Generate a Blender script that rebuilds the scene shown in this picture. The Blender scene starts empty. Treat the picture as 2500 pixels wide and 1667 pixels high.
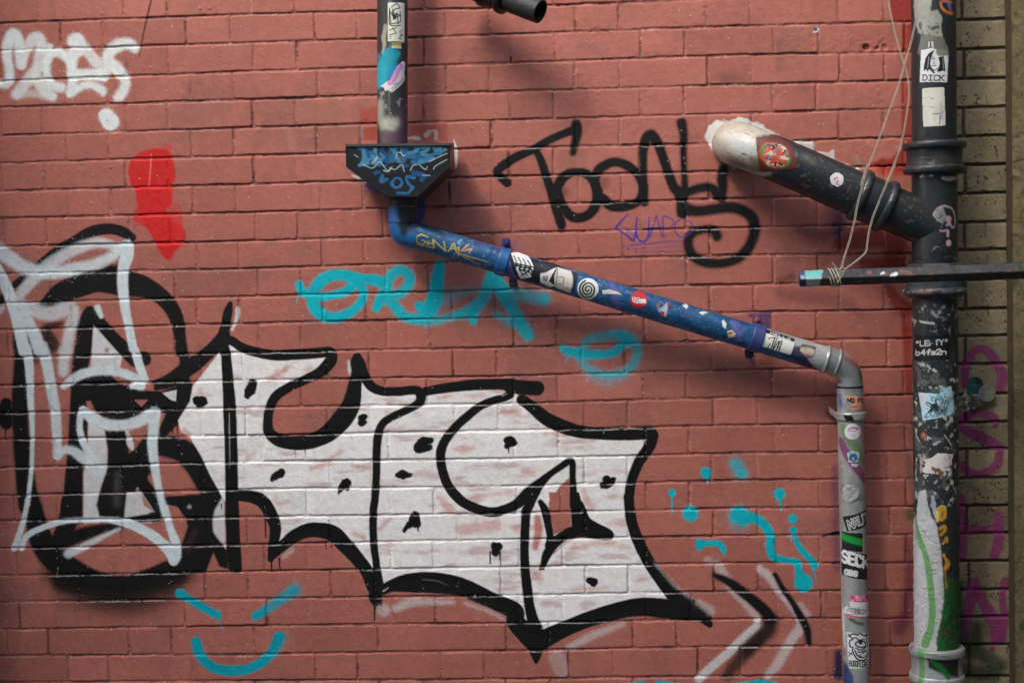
import bpy, math, random
import numpy as np
from mathutils import Vector

# ------------------------------------------------------------------ camera, sky, sun, exposure
SC = bpy.context.scene
F_PX, IMG_W, IMG_H = 3500.0, 2500.0, 1667.0
YAW, PITCH, ROLL, CAM_D = -0.04863, -0.05229, -0.02450, 3.830

def cam_axes():
    cy, sy = math.cos(YAW), math.sin(YAW); cp, sp = math.cos(PITCH), math.sin(PITCH)
    fw = np.array([sy*cp, cy*cp, sp]); r = np.array([cy, -sy, 0.0]); u = np.cross(r, fw)
    cr, sr = math.cos(ROLL), math.sin(ROLL)
    return cr*r + sr*u, -sr*r + cr*u, fw
RIGHT, UP, FWD = cam_axes()
CAM = np.array([0.0, -CAM_D, 0.0])
cd = bpy.data.cameras.new('camera'); cam = bpy.data.objects.new('camera', cd)
SC.collection.objects.link(cam); SC.camera = cam
from mathutils import Matrix
cam.matrix_world = Matrix(((RIGHT[0], UP[0], -FWD[0], CAM[0]), (RIGHT[1], UP[1], -FWD[1], CAM[1]),
                           (RIGHT[2], UP[2], -FWD[2], CAM[2]), (0, 0, 0, 1)))
cd.sensor_width = 36.0; cd.lens = 36.0*F_PX/IMG_W; cd.clip_start = 0.05; cd.clip_end = 400.0

SUN_EL, SUN_AZ = math.radians(44), math.radians(207)     # azimuth from north (+Y), clockwise: in front of the wall, a little to the left
w = bpy.data.worlds.new('World'); SC.world = w; w.use_nodes = True
nt = w.node_tree
sky = nt.nodes.new('ShaderNodeTexSky'); sky.sky_type = 'NISHITA'; sky.sun_disc = False
sky.sun_elevation = SUN_EL; sky.sun_rotation = SUN_AZ
sky.air_density = 1.0; sky.dust_density = 4.0; sky.ozone_density = 1.0
bg = nt.nodes['Background']; bg.inputs[1].default_value = 0.15
nt.links.new(sky.outputs[0], bg.inputs[0])
sd = bpy.data.lights.new('sun', 'SUN'); sd.energy = 1.25; sd.angle = math.radians(22); sd.color = (1.0, 0.97, 0.93)
so = bpy.data.objects.new('sun', sd); SC.collection.objects.link(so)
sdir = Vector((math.sin(SUN_AZ)*math.cos(SUN_EL), math.cos(SUN_AZ)*math.cos(SUN_EL), math.sin(SUN_EL)))
so.rotation_euler = sdir.to_track_quat('Z', 'Y').to_euler(); so.location = (0, -3, 6)
SC.view_settings.view_transform = 'Standard'; SC.view_settings.look = 'None'
SC.view_settings.exposure = 2.0; SC.view_settings.gamma = 1.0

# ------------------------------------------------------------------ helpers
S = 0.0011                                   # one wall unit in metres (about one pixel of a 2500 px wide photo)
rng = np.random.default_rng(7); random.seed(7)

def lin(c):
    c = np.asarray(c, float)/255.0
    return np.where(c <= 0.04045, c/12.92, ((c+0.055)/1.055)**2.4)

def ray(px, py):
    px = np.asarray(px, float); py = np.asarray(py, float)
    return FWD + ((px-IMG_W/2)/F_PX)[..., None]*RIGHT + ((IMG_H/2-py)/F_PX)[..., None]*UP

def at(px, py, d):                            # the point at distance d in front of the wall plane, seen at px, py
    r = ray(px, py); t = (CAM_D-np.asarray(d, float))/r[..., 1]
    return CAM + r*t[..., None]

def proj(P):
    q = P-CAM; z = q@FWD
    return IMG_W/2+F_PX*(q@RIGHT)/z, IMG_H/2-F_PX*(q@UP)/z

def sst(e0, e1, x):
    t = np.clip((x-e0)/(e1-e0), 0, 1); return t*t*(3-2*t)

_lat = {}
def vnoise(U, V, sc, seed):
    if seed not in _lat: _lat[seed] = np.random.default_rng(1000+seed).random((256, 256))
    L = _lat[seed]; x = U/sc; y = V/sc
    xi = np.floor(x).astype(int); yi = np.floor(y).astype(int); fx = x-xi; fy = y-yi
    fx = fx*fx*(3-2*fx); fy = fy*fy*(3-2*fy)
    a = L[yi & 255, xi & 255]; b = L[yi & 255, (xi+1) & 255]; c = L[(yi+1) & 255, xi & 255]; d = L[(yi+1) & 255, (xi+1) & 255]
    return (a+(b-a)*fx)*(1-fy)+(c+(d-c)*fx)*fy
def fbm(U, V, sc, seed, n=3):
    o = 0; a = 1; t = 0
    for k in range(n):
        o = o+a*vnoise(U+17.3*k, V-9.1*k, sc/2**k, seed+k); t += a; a *= 0.55
    return o/t

TILE = {'a': 0, 'b': 600, 'c': 1200, 'd': 1800}; TROW = {'1': 0, '2': 400, '3': 800, '4': 1207}
def pts(s):                                   # 'a1 x,y,r x,y,r b2 ...' -> px, py, r (or None) in photo pixels
    ox = oy = 0; X = []; Y = []; R = []
    for tok in s.split():
        if ',' not in tok:
            ox, oy = TILE[tok[0]], TROW[tok[1]]; continue
        v = [float(q) for q in tok.split(',')]
        X.append(ox+v[0]/3.36); Y.append(oy+v[1]/3.36); R.append(v[2]/3.36 if len(v) > 2 else np.nan)
    R = np.array(R)
    if np.isnan(R).all(): R[:] = 1.5
    elif np.isnan(R).any():
        last = R[~np.isnan(R)][0]
        for i in range(len(R)):
            if np.isnan(R[i]): R[i] = last
            last = R[i]
    return np.array(X), np.array(Y), R

def spline(P, n=6, closed=False):             # Catmull-Rom through rows of P
    if len(P) < 3: return P
    Q = np.vstack([P[-1:], P, P[:2]]) if closed else np.vstack([2*P[0]-P[1], P, 2*P[-1]-P[-2]])
    out = []; m = len(P) if closed else len(P)-1
    for i in range(m):
        a, b, c, d = Q[i], Q[i+1], Q[i+2], Q[i+3]
        for t in np.linspace(0, 1, n, endpoint=False):
            out.append(0.5*((2*b)+(c-a)*t+(2*a-5*b+4*c-d)*t*t+(3*b-a-3*c+d)*t**3))
    if not closed: out.append(P[-1])
    return np.array(out)

class Surf:                                   # a surface with a (u, v) parametrisation in wall units
    pass
class Plane(Surf):
    def __init__(s, o, e1, e2):
        s.o = np.array(o, float); s.e1 = np.array(e1, float); s.e2 = np.array(e2, float)
        s.n = np.cross(s.e1, s.e2); s.n /= np.linalg.norm(s.n)
        if s.n[1] > 0: s.n = -s.n
    def map(s, U, V, h=0.0):
        h = np.broadcast_to(np.asarray(h, float), U.shape)
        return s.o+(U*S)[..., None]*s.e1+(V*S)[..., None]*s.e2+h[..., None]*s.n
    def inv(s, px, py):
        r = ray(px, py); t = ((s.o-CAM)@s.n)/(r@s.n); P = CAM+r*t[..., None]-s.o
        return P@s.e1/S, P@s.e2/S
class Lathe(Surf):                            # surface of revolution; u = arc on the first radius, v = length along the profile
    def __init__(s, p0, p1, prof):
        s.p0 = np.array(p0, float); ax = np.array(p1, float)-s.p0; s.len = np.linalg.norm(ax); s.ax = ax/s.len
        prof = np.array(prof, float); s.a = prof[:, 0]; s.r = prof[:, 1]; s.R = s.r[0] if len(set(s.r)) == 1 else s.r.max()
        s.t = np.concatenate([[0], np.cumsum(np.hypot(np.diff(s.a), np.diff(s.r)))])/S
        e = CAM-s.p0; e -= s.ax*(e@s.ax); s.e1 = e/np.linalg.norm(e); s.e2 = np.cross(s.ax, s.e1)
        if s.e2[0] < 0 and abs(s.ax[2]) > .8: s.e2 = -s.e2
        if s.e2[2] > 0 and abs(s.ax[2]) <= .8: s.e2 = -s.e2
        s.umax = math.pi*s.R/S
    def map(s, U, V, h=0.0):
        a = np.interp(V, s.t, s.a); r = np.interp(V, s.t, s.r)+h; f = U*S/s.R
        return s.p0+a[..., None]*s.ax+(r*np.cos(f))[..., None]*s.e1+(r*np.sin(f))[..., None]*s.e2
    def inv(s, px, py):
        d = ray(px, py); o = CAM-s.p0
        dp = d-(d@s.ax)[..., None]*s.ax; op = o-(o@s.ax)*s.ax
        A = (dp**2).sum(-1); B = 2*dp@op; C = op@op-s.R**2
        disc = np.maximum(B*B-4*A*C, 0); t = (-B-np.sqrt(disc))/(2*A)
        P = o+d*t[..., None]; a = P@s.ax; f = np.arctan2(P@s.e2, P@s.e1)
        return f*s.R/S, np.interp(a, s.a, s.t) if (np.diff(s.a) > 0).all() else a/S
class Tube(Surf):                             # tube along a curved path
    def __init__(s, path, R, n=10):
        P = spline(np.array(path, float), n); s.P = P
        T = np.gradient(P, axis=0); T /= np.linalg.norm(T, axis=1)[:, None]; s.T = T
        s.R = R; s.t = np.concatenate([[0], np.cumsum(np.linalg.norm(np.diff(P, axis=0), axis=1))])/S
        E = []; e = CAM-P[len(P)//2]
        for k in range(len(P)):
            q = e-T[k]*(e@T[k]); q /= np.linalg.norm(q); E.append(q)
        s.E = np.array(E); s.G = np.cross(T, s.E)
        if s.G[len(P)//2, 2] > 0 and abs(T[len(P)//2, 2]) < .8: s.G = -s.G
        s.umax = math.pi*R/S; s.tab = None
    def map(s, U, V, h=0.0):
        I = lambda A: np.stack([np.interp(V, s.t, A[:, k]) for k in range(3)], -1)
        r = s.R+h; f = U*S/s.R
        return I(s.P)+(r*np.cos(f))[..., None]*I(s.E)+(r*np.sin(f))[..., None]*I(s.G)
    def inv(s, px, py):
        if s.tab is None:
            u = np.linspace(-s.umax/2, s.umax/2, 120); v = np.linspace(0, s.t[-1], 400)
            U, V = np.meshgrid(u, v); x, y = proj(s.map(U, V)); s.tab = (U.ravel(), V.ravel(), x.ravel(), y.ravel())
        U, V, x, y = s.tab; px = np.atleast_1d(px); py = np.atleast_1d(py); o = []
        for a, b in zip(px, py):
            k = np.argmin((x-a)**2+(y-b)**2); o.append((U[k], V[k]))
        o = np.array(o); return o[:, 0], o[:, 1]

class Canvas:
    def __init__(c, surf, u, v, base, rough=0.6):
        c.s = surf; c.u = np.asarray(u, float); c.v = np.asarray(v, float)
        H, W = len(c.v), len(c.u); c.col = np.empty((H, W, 3)); c.col[:] = lin(base)
        c.rough = np.full((H, W), float(rough)); c.id = np.zeros((H, W), np.int16)
        c.rnd = rng.random((H, W)); c.inv = surf.inv; c.keep = None; c.curid = 0
    def UV(c): return np.meshgrid(c.u, c.v)
    def sl(c, x0, x1, y0, y1):
        return (slice(np.searchsorted(c.v, y0), np.searchsorted(c.v, y1)), slice(np.searchsorted(c.u, x0), np.searchsorted(c.u, x1)))
    def blend(c, sl, a, color, rough=None, idthr=0.5):
        a = np.clip(a, 0, 1)
        if a.size == 0: return
        c.col[sl] = c.col[sl]*(1-a[..., None])+lin(color)*a[..., None]
        if rough is not None: c.rough[sl] = c.rough[sl]*(1-a)+rough*a
        if c.curid: c.id[sl] = np.where(a > idthr, c.curid, c.id[sl])
    def dist(c, Q, closed=False, pad=10):      # Q rows (u, v, r): signed distance to the swept stroke
        x0, x1 = (Q[:, 0]-Q[:, 2]).min()-pad, (Q[:, 0]+Q[:, 2]).max()+pad
        y0, y1 = (Q[:, 1]-Q[:, 2]).min()-pad, (Q[:, 1]+Q[:, 2]).max()+pad
        sl = c.sl(x0, x1, y0, y1); u = c.u[sl[1]]; v = c.v[sl[0]]
        D = np.full((len(v), len(u)), 1e3)
        R = np.vstack([Q, Q[:1]]) if closed else Q
        if len(R) == 1: R = np.vstack([R, R+[[.01, 0, 0]]])
        for A, B in zip(R[:-1], R[1:]):
            rm = max(A[2], B[2])+pad
            i0, i1 = np.searchsorted(u, min(A[0], B[0])-rm), np.searchsorted(u, max(A[0], B[0])+rm)
            j0, j1 = np.searchsorted(v, min(A[1], B[1])-rm), np.searchsorted(v, max(A[1], B[1])+rm)
            if i1 <= i0 or j1 <= j0: continue
            X = u[None, i0:i1]-A[0]; Y = v[j0:j1, None]-A[1]; dx, dy = B[0]-A[0], B[1]-A[1]; L = dx*dx+dy*dy+1e-9
            t = np.clip((X*dx+Y*dy)/L, 0, 1)
            d = np.hypot(X-t*dx, Y-t*dy)-(A[2]+(B[2]-A[2])*t)
            np.minimum(D[j0:j1, i0:i1], d, out=D[j0:j1, i0:i1])
        return sl, D
    def conv(c, s):
        x, y, r = pts(s) if isinstance(s, str) else (s[:, 0], s[:, 1], s[:, 2])
        U, V = c.inv(x, y); return np.stack([U, V, r], 1)
    def stroke(c, s, color, soft=4.0, op=1.0, rough=None, curve=True, closed=False, grow=0.0, wob=0.0, raw=False):
        Q = s if raw else c.conv(s)
        if curve: Q = spline(Q, 6, closed)
        Q = Q.copy(); Q[:, 2] = np.maximum(Q[:, 2]+grow, .3)
        sl, D = c.dist(Q, closed, soft*3+4)
        if D.size == 0: return
        if wob or soft > 1.5:
            U, V = np.meshgrid(c.u[sl[1]], c.v[sl[0]])
            if wob: D = D+wob*(fbm(U, V, 14, 5)-.5)*2
        a = 1-sst(-soft, soft, D)
        if soft > 1.5:                         # spray speckle on the soft rim
            n = c.rnd[sl]; a = np.clip(a+(n-.5)*1.1*a*(1-a)*2, 0, 1); a = np.maximum(a, (n > .955)*(1-sst(0, soft*3, D))*.55)
        c.blend(sl, a*op, color, rough)
    def poly(c, s, color, soft=1.2, op=1.0, rough=None, curve=False, wob=0.0, raw=False):
        Q = s if raw else c.conv(s)
        if curve: Q = spline(Q, 5, True)
        sl, D = c.polydist(Q, soft*2+4)
        if D.size == 0: return
        if wob:
            U, V = np.meshgrid(c.u[sl[1]], c.v[sl[0]]); D = D+wob*(fbm(U, V, 9, 6)-.5)*2
        a = 1-sst(-soft, soft, D)
        c.blend(sl, a*op, color, rough)
    def polydist(c, Q, pad):
        Q = Q.copy(); Q[:, 2] = 0
        sl, D = c.dist(Q, True, pad)
        u = c.u[sl[1]][None]; v = c.v[sl[0]][:, None]; ins = np.zeros(D.shape, bool)
        for A, B in zip(Q, np.roll(Q, -1, 0)):
            if A[1] == B[1]: continue
            cr = ((A[1] > v) != (B[1] > v)) & (u < (B[0]-A[0])*(v-A[1])/(B[1]-A[1])+A[0])
            ins ^= cr
        return sl, np.where(ins, -D, D)
    def dots(c, s, color, soft=2.0, op=1.0, wob=2.0, **k):
        x, y, r = pts(s)
        for a, b, q in zip(x, y, r): c.stroke(np.array([[a, b, q]]), color, soft, op, curve=False, wob=wob, **k)

def mesh_from(name, P, col, rough, fm, mat, parent=None, inward=False):
    H, W = P.shape[:2]; idx = np.arange(H*W).reshape(H, W)
    F = np.stack([idx[:-1, :-1], idx[1:, :-1], idx[1:, 1:], idx[:-1, 1:]], -1)
    F = F[fm] if fm is not None else F.reshape(-1, 4)
    if inward: F = F[:, ::-1]
    used = np.zeros(H*W, bool); used[F.ravel()] = True
    re = np.cumsum(used)-1; F = re[F]; Pv = P.reshape(-1, 3)[used]
    C = np.concatenate([col.reshape(-1, 3)[used], rough.reshape(-1, 1)[used]], 1).astype(np.float32)
    me = bpy.data.meshes.new(name); n, m = len(Pv), len(F)
    me.vertices.add(n); me.vertices.foreach_set('co', Pv.astype(np.float32).ravel())
    me.loops.add(4*m); me.loops.foreach_set('vertex_index', F.astype(np.int32).ravel())
    me.polygons.add(m); me.polygons.foreach_set('loop_start', np.arange(0, 4*m, 4, dtype=np.int32))
    me.update(calc_edges=True)
    me.polygons.foreach_set('use_smooth', np.ones(m, bool))
    at_ = me.color_attributes.new('col', 'FLOAT_COLOR', 'POINT'); at_.data.foreach_set('color', C.ravel())
    me.materials.append(mat)
    o = bpy.data.objects.new(name, me); SC.collection.objects.link(o)
    if parent: o.parent = parent
    return o

def orient(P):                                 # does the grid need flipping so its faces look at the camera side?
    H, W = P.shape[:2]; i, j = H//2, W//2
    n = np.cross(P[min(i+1, H-1), j]-P[i, j], P[i, min(j+1, W-1)]-P[i, j])
    return n

def build(c, name, mat, parent=None, h=0.0, fm=None, label=None):
    U, V = c.UV(); P = c.s.map(U, V, h); n = orient(P)
    if isinstance(c.s, Plane): flip = n@c.s.n < 0
    else:
        U0 = U[U.shape[0]//2, U.shape[1]//2]; V0 = V[V.shape[0]//2, 0]
        o0 = c.s.map(np.array([U0]), np.array([V0]), .01)[0]-c.s.map(np.array([U0]), np.array([V0]), 0.)[0]
        flip = n@o0 < 0
    if fm is None and c.keep is not None: fm = c.keep[:-1, :-1] & c.keep[1:, 1:] & c.keep[1:, :-1] & c.keep[:-1, 1:]
    o = mesh_from(name, P, c.col, c.rough, fm, mat, parent, flip)
    if label: o['label'] = label
    return o

def tag(o, label, cat=None, group=None, kind=None):
    if label: o['label'] = label
    if cat: o['category'] = cat
    if group: o['group'] = group
    if kind: o['kind'] = kind
    return o
def empty(name, loc, label, cat, group=None):
    o = bpy.data.objects.new(name, None); SC.collection.objects.link(o); o.location = (0, 0, 0)
    o.empty_display_size = .05
    return tag(o, label, cat, group)

def material(name, bump=0.2, bscale=260.0, metallic=0.0, spec=0.5, tone=0.08, tscale=30.0):
    m = bpy.data.materials.new(name); m.use_nodes = True; n = m.node_tree; b = n.nodes['Principled BSDF']
    a = n.nodes.new('ShaderNodeAttribute'); a.attribute_name = 'col'; a.attribute_type = 'GEOMETRY'
    g = n.nodes.new('ShaderNodeNewGeometry')
    nz = n.nodes.new('ShaderNodeTexNoise'); nz.inputs['Scale'].default_value = bscale; nz.inputs['Detail'].default_value = 3
    n.links.new(g.outputs['Position'], nz.inputs['Vector'])
    n2 = n.nodes.new('ShaderNodeTexNoise'); n2.inputs['Scale'].default_value = tscale; n2.inputs['Detail'].default_value = 8
    n2.inputs['Roughness'].default_value = .7
    n.links.new(g.outputs['Position'], n2.inputs['Vector'])
    mr = n.nodes.new('ShaderNodeMapRange'); mr.inputs['From Min'].default_value = .3; mr.inputs['From Max'].default_value = .7
    mr.inputs['To Min'].default_value = 1-tone; mr.inputs['To Max'].default_value = 1+tone
    n.links.new(n2.outputs['Fac'], mr.inputs['Value'])
    mx = n.nodes.new('ShaderNodeVectorMath'); mx.operation = 'SCALE'
    n.links.new(a.outputs['Color'], mx.inputs[0]); n.links.new(mr.outputs[0], mx.inputs['Scale'])
    n.links.new(mx.outputs[0], b.inputs['Base Color'])
    n.links.new(a.outputs['Alpha'], b.inputs['Roughness'])
    bp = n.nodes.new('ShaderNodeBump'); bp.inputs['Strength'].default_value = bump; bp.inputs['Distance'].default_value = .001
    n.links.new(nz.outputs['Fac'], bp.inputs['Height']); n.links.new(bp.outputs[0], b.inputs['Normal'])
    b.inputs['Metallic'].default_value = metallic; b.inputs['Specular IOR Level'].default_value = spec
    return m
M_WALL = material('painted_brick', .65, 300, 0, .22, .13, 45)
M_RAW = material('bare_brick', .6, 260, 0, .2, .16, 60)
M_METAL = material('painted_cast_iron', .35, 180, 0, .5, .14, 70)
M_SILVER = material('silver_painted_metal', .2, 150, .35, .5, .10, 60)
M_STICK = material('sticker_paper', .15, 200, 0, .4, .05, 90)
M_FOIL = material('crumpled_foil', .35, 90, .5, .5, .1, 90)
M_WIRE = material('plastic_wire', .1, 200, 0, .4, .05, 90)

BLACK = (14, 13, 12); WHITE = (205, 207, 205); PALE = (198, 208, 208); TURQ = (0, 168, 180); RED = (161, 98, 85)
# ------------------------------------------------------------------ the red painted brick wall
WALL = Plane((0, 0, 0), (1, 0, 0), (0, 0, -1))
LX = [0, 600, 1200, 1800, 2200]
LY = {0: [58,124,199,263,332,399,467,534,602,669,741,806,873,941,1008,1073,1142,1209,1271,1338,1405,1469,1536,1600,1665],
 600: [35.7,105.6,175.6,244,312.5,381,450.6,519,589,656,724,790,861,928,995,1063,1127,1194,1262,1329,1394.5,1461,1527,1597,1661],
 1200: [21,86.3,156,225,295,362,432,503,570,638,709,776,849,919,986,1051.5,1120,1187,1253,1317,1384,1454,1521,1588,1658],
 1800: [-5,64,135,207,278,350,418,485,556,623,695,763,832,903,970,1038,1106,1172,1240,1307,1374,1442,1510,1577.5,1649],
 2200: [-14,55,128,198,265,336,405,475,548,620,690,757,827.5,897,965,1033.6,1102,1169,1237,1305,1373.7,1442,1509,1576,1650]}
HC = {-1: 667, 0: 822, 1: 670, 2: 827.5, 3: 669.5, 4: 829.5, 5: 670, 6: 835, 7: 676.5, 8: 837.5, 9: 682.5, 10: 842.5, 11: 683.5,
 12: 850, 13: 993.5, 14: 854, 15: 1001, 16: 855, 17: 1005, 18: 860, 19: 1007, 20: 859, 21: 1012, 22: 977, 23: 823, 24: 980}
PER = 0.345/S; PITCHV = 0.075/S
LU = np.array([[WALL.inv(np.array([x]), np.array([y]))[0][0] for y in LY[x]] for x in LX])
LV = np.array([[WALL.inv(np.array([x]), np.array([y]))[1][0] for y in LY[x]] for x in LX])
def line_v(k, u):
    kk = min(max(k, 0), 24)
    us = LU[:, kk]; vs = LV[:, kk]
    us2 = np.concatenate([[us[0]-900], us, [us[-1]+700]]); m0 = (vs[1]-vs[0])/(us[1]-us[0])
    vs2 = np.concatenate([[vs[0]-.2*m0*900], vs, [vs[-1]]])
    return np.interp(u, us2, vs2)+(k-kk)*PITCHV

def grid_axis(lo, fine0, fine1, hi, p_f, p_c):
    return np.concatenate([np.arange(lo, fine0, p_c), np.arange(fine0, fine1, p_f), np.arange(fine1, hi, p_c)])
corner = [WALL.inv(np.array([x]), np.array([y])) for x, y in ((-10, -10), (-10, 1677), (2260, -10), (2260, 1677))]
umin = min(c[0][0] for c in corner); umax = max(c[0][0] for c in corner)
vmin = min(c[1][0] for c in corner); vmax = max(c[1][0] for c in corner)
UEDGE = WALL.inv(np.array([2285.]), np.array([833.]))[0][0]        # where the red paint stops, behind the soil pipe
gu = grid_axis(umin-560, umin, UEDGE-30, UEDGE+12, 2.0, 4.5); gv = grid_axis(vmin-420, vmin, vmax, vmax+420, 1.55, 4.5)
cv = Canvas(WALL, gu, gv, RED, .62)
U, V = cv.UV()

wu = (fbm(U, V, 30, 20)-.5)*3.0+(vnoise(U, V, 5, 24)-.5)*1.2
wv = (fbm(U, V, 34, 30)-.5)*3.2+(vnoise(U, V, 6, 34)-.5)*1.4
Uw = U+wu; Vw = V+wv
smear = np.zeros(U.shape)
def blob(s, amt=1.0, soft=14):
    Q = spline(cv.conv(s), 5); sl, D = cv.dist(Q, False, soft*2)
    a = (1-sst(-soft, soft, D))*amt; smear[sl] = np.maximum(smear[sl], a)
blob('c1 700,240,60 850,260,60 1100,230,50', .75); blob('c1 1200,450,30 1500,480,25 1550,300,40', .75)
blob('c1 700,520,35 720,640,35 850,740,20', .7); blob('c1 1200,740,20 1550,720,25 1560,900,20', .75)
blob('c1 1650,1170,50 1950,1180,60', .8); blob('c1 1700,1440,40 1850,1490,50', .6)
blob('d1 640,330,60 900,360,80 1250,380,60', .95); blob('d1 1150,780,70 1280,850,80 1350,900,60', .85)
blob('d1 250,900,40 300,800,30', .7); blob('d1 1000,1200,40 1060,1330,60', .8); blob('d2 480,800,60 450,950,40', .75)
blob('a4 1350,1280,20 1500,1290,20', .4); blob('b4 400,1040,30 500,600,20', .4); blob('c2 20,600,30 60,620,30', .6)

hgt = np.zeros(U.shape); tone = np.zeros(U.shape); jointm = np.zeros(U.shape); ledge = np.zeros(U.shape)
K0 = int(math.floor((gv[0]-line_v(0, 0.))/PITCHV))-2; K1 = int(math.ceil((gv[-1]-line_v(24, 0.))/PITCHV))+25
for k in range(K0, K1):
    la = line_v(k, gu); lb = line_v(k+1, gu)
    j0, j1 = np.searchsorted(gv, la.min()-5), np.searchsorted(gv, lb.max()+5)
    if j1 <= j0: continue
    sub = (slice(j0, j1), slice(None)); uu = Uw[sub]; vv = Vw[sub]
    dt = vv-la[None]; db = lb[None]-vv; inside = (V[sub]+wv[sub] >= la[None]) & (V[sub]+wv[sub] < lb[None])
    if k in HC:
        y = float(np.interp(HC[k], LX, [LY[x][min(max(k, 0), 24)] for x in LX]))+34
        hc = WALL.inv(np.array([float(HC[k])]), np.array([y]))[0][0]
    else: hc = 120+(PER/2 if k % 2 else 0)
    n0 = int((gu[0]-hc)//PER)-1; n1 = int((gu[-1]-hc)//PER)+2
    r2 = np.random.default_rng(500+k); J = []
    for n in range(n0, n1):
        c0 = hc+n*PER+r2.normal(0, 1.2); J += [c0-53+r2.normal(0, 1.0), c0+53+r2.normal(0, 1.0)]
    J = np.array(J); b = np.searchsorted(J, uu); b = np.clip(b, 1, len(J)-1)
    dl = uu-J[b-1]; dr = J[b]-uu
    hj = 1.7+1.2*vnoise(U[sub], V[sub], 60, 41)
    ex = np.minimum(dl, dr)-hj; ey = np.minimum(dt, db)-hj
    rad = 3.5+3.5*vnoise(U[sub], V[sub], 90, 42)
    d = np.minimum(np.minimum(ex, ey), rad)-0.0
    cx = np.maximum(rad-ex, 0); cy = np.maximum(rad-ey, 0); d = rad-np.hypot(cx, cy)
    off = r2.normal(0, .55, len(J)+1)[b]; tl = r2.normal(0, .006, len(J)+1)[b]; tv = r2.normal(0, .012, len(J)+1)[b]
    tn = r2.normal(0, 1, len(J)+1)[b]
    face = off+tl*(dl-dr)*.5+tv*(dt-db)*.5
    fac = r2.uniform(.25, 1.05, len(J)+1); near = np.where(dl < dr, b-1, b); vf = np.clip(fac[near], 0, 1)
    hf = .72+.28*sst(.35, .6, fbm(U[sub], V[sub]*.3, 90, 47))
    jy = 1-sst(-.8, 2.4, ey); jx = 1-sst(-.8, 2.2, ex); jc = 1-sst(-.8, 2.4, d)
    jm = np.maximum(np.maximum(jy*hf, jx*vf), jc*np.minimum(vf, hf))
    lg = (1-sst(.5, 1.8, np.abs(dt-hj-1.0)))*(ex > 0)
    ledge[sub] = np.where(inside, lg, ledge[sub])
    depth = 3.1+1.4*(vnoise(U[sub], V[sub], 120, 43)-.5)
    hh = face-jm*(depth+face)
    hh = hh*(1-smear[sub])+smear[sub]*(-1.0-.9*jm)
    hgt[sub] = np.where(inside, hh, hgt[sub]); tone[sub] = np.where(inside, tn, tone[sub]); jointm[sub] = np.where(inside, jm, jointm[sub])
# rough pointing, orange peel, pits, paint blisters, runs
chip = sst(.70, .78, fbm(U, V, 13, 150, 2))*sst(.08, .5, jointm)*sst(.5, .62, fbm(U, V, 110, 153)); hgt -= chip*1.6
hgt += jointm*(vnoise(U, V, 5, 50)-.5)*2.2+jointm*(vnoise(U, V, 2.6, 51)-.5)*1.2
hgt += (fbm(U, V, 9, 52, 3)-.5)*.85+(vnoise(U, V, 3.4, 56)-.5)*.26+smear*(fbm(U, V, 11, 57)-.5)*2.6
rd = 1-np.abs(fbm(U, V*1.3, 40, 60, 4)*2-1); hgt += .55*sst(.965, 1.0, rd)*sst(.5, .62, fbm(U, V, 160, 66))
r3 = np.random.default_rng(3)
for _ in range(900):
    u0 = r3.uniform(umin, UEDGE); v0 = r3.uniform(vmin, vmax); q = r3.uniform(1.2, 3.4); am = r3.choice([-1.1, .9, -.8, 1.3])*r3.uniform(.5, 1.2)
    sl = cv.sl(u0-3*q, u0+3*q, v0-3*q, v0+3*q); d = np.hypot(U[sl]-u0, (V[sl]-v0)*r3.uniform(.7, 1.4))
    hgt[sl] += am*np.exp(-(d/q)**2)
for s, am in (('a1 1640,70,16 1720,70,16 840,118,18 895,1285,16 905,1375,12', 1.6), ('b1 570,1250,16 890,38,8', 1.8), ('d1 1060,390,34', -9.0), ('d1 1210,390,26 1150,400,20', -3.5), ('d1 645,245,10', -7.0)):
    x, y, r = pts(s)
    for a, b_, q in zip(x, y, r):
        Uc, Vc = WALL.inv(np.array([a]), np.array([b_])); sl = cv.sl(Uc[0]-3*q, Uc[0]+3*q, Vc[0]-3*q, Vc[0]+3*q)
        d = np.hypot(U[sl]-Uc[0], V[sl]-Vc[0])+(fbm(U[sl], V[sl], 7, 70)-.5)*5
        hgt[sl] += am*(1-sst(q*.5, q*1.05, d))

# base paint: slow changes of tone, patches rolled over in another red, grime
tn = fbm(U, V, 420, 80, 3); t2 = fbm(U, V, 90, 84, 3)
cv.col *= (1+.045*tone+(t2-.5)*.22)[..., None]
g = sst(.45, .75, tn)*.35
cv.col = cv.col*(1-g[..., None])+lin((160, 92, 80))*g[..., None]
gr = np.maximum(sst(.56, .78, fbm(U, V, 130, 88, 4))*.42, sst(.60, .78, fbm(U, V*.22, 26, 96, 4))*.30*sst(.4, .6, fbm(U, V, 300, 99)))
cv.col = cv.col*(1-gr[..., None])+lin((128, 88, 80))*gr[..., None]
cv.col = cv.col*(1-(jointm*.10)[..., None])
dk = sst(1550, 2230, U)*.85  # deeper red paint to the right, with dimmer light there put into the colour
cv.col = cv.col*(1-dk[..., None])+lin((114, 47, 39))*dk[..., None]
gap = sst(.54, .66, fbm(U, V, 38, 92))*jointm*.6
cv.col = cv.col*(1-gap[..., None])+lin((60, 40, 36))*gap[..., None]

IDS = []                                       # graffiti painted on the wall: each a part of the wall
def begin(name, label): IDS.append((name, label)); cv.curid = len(IDS)
def end(): cv.curid = 0
st, po, do = cv.stroke, cv.poly, cv.dots
BR = (136, 36, 26)
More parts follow.
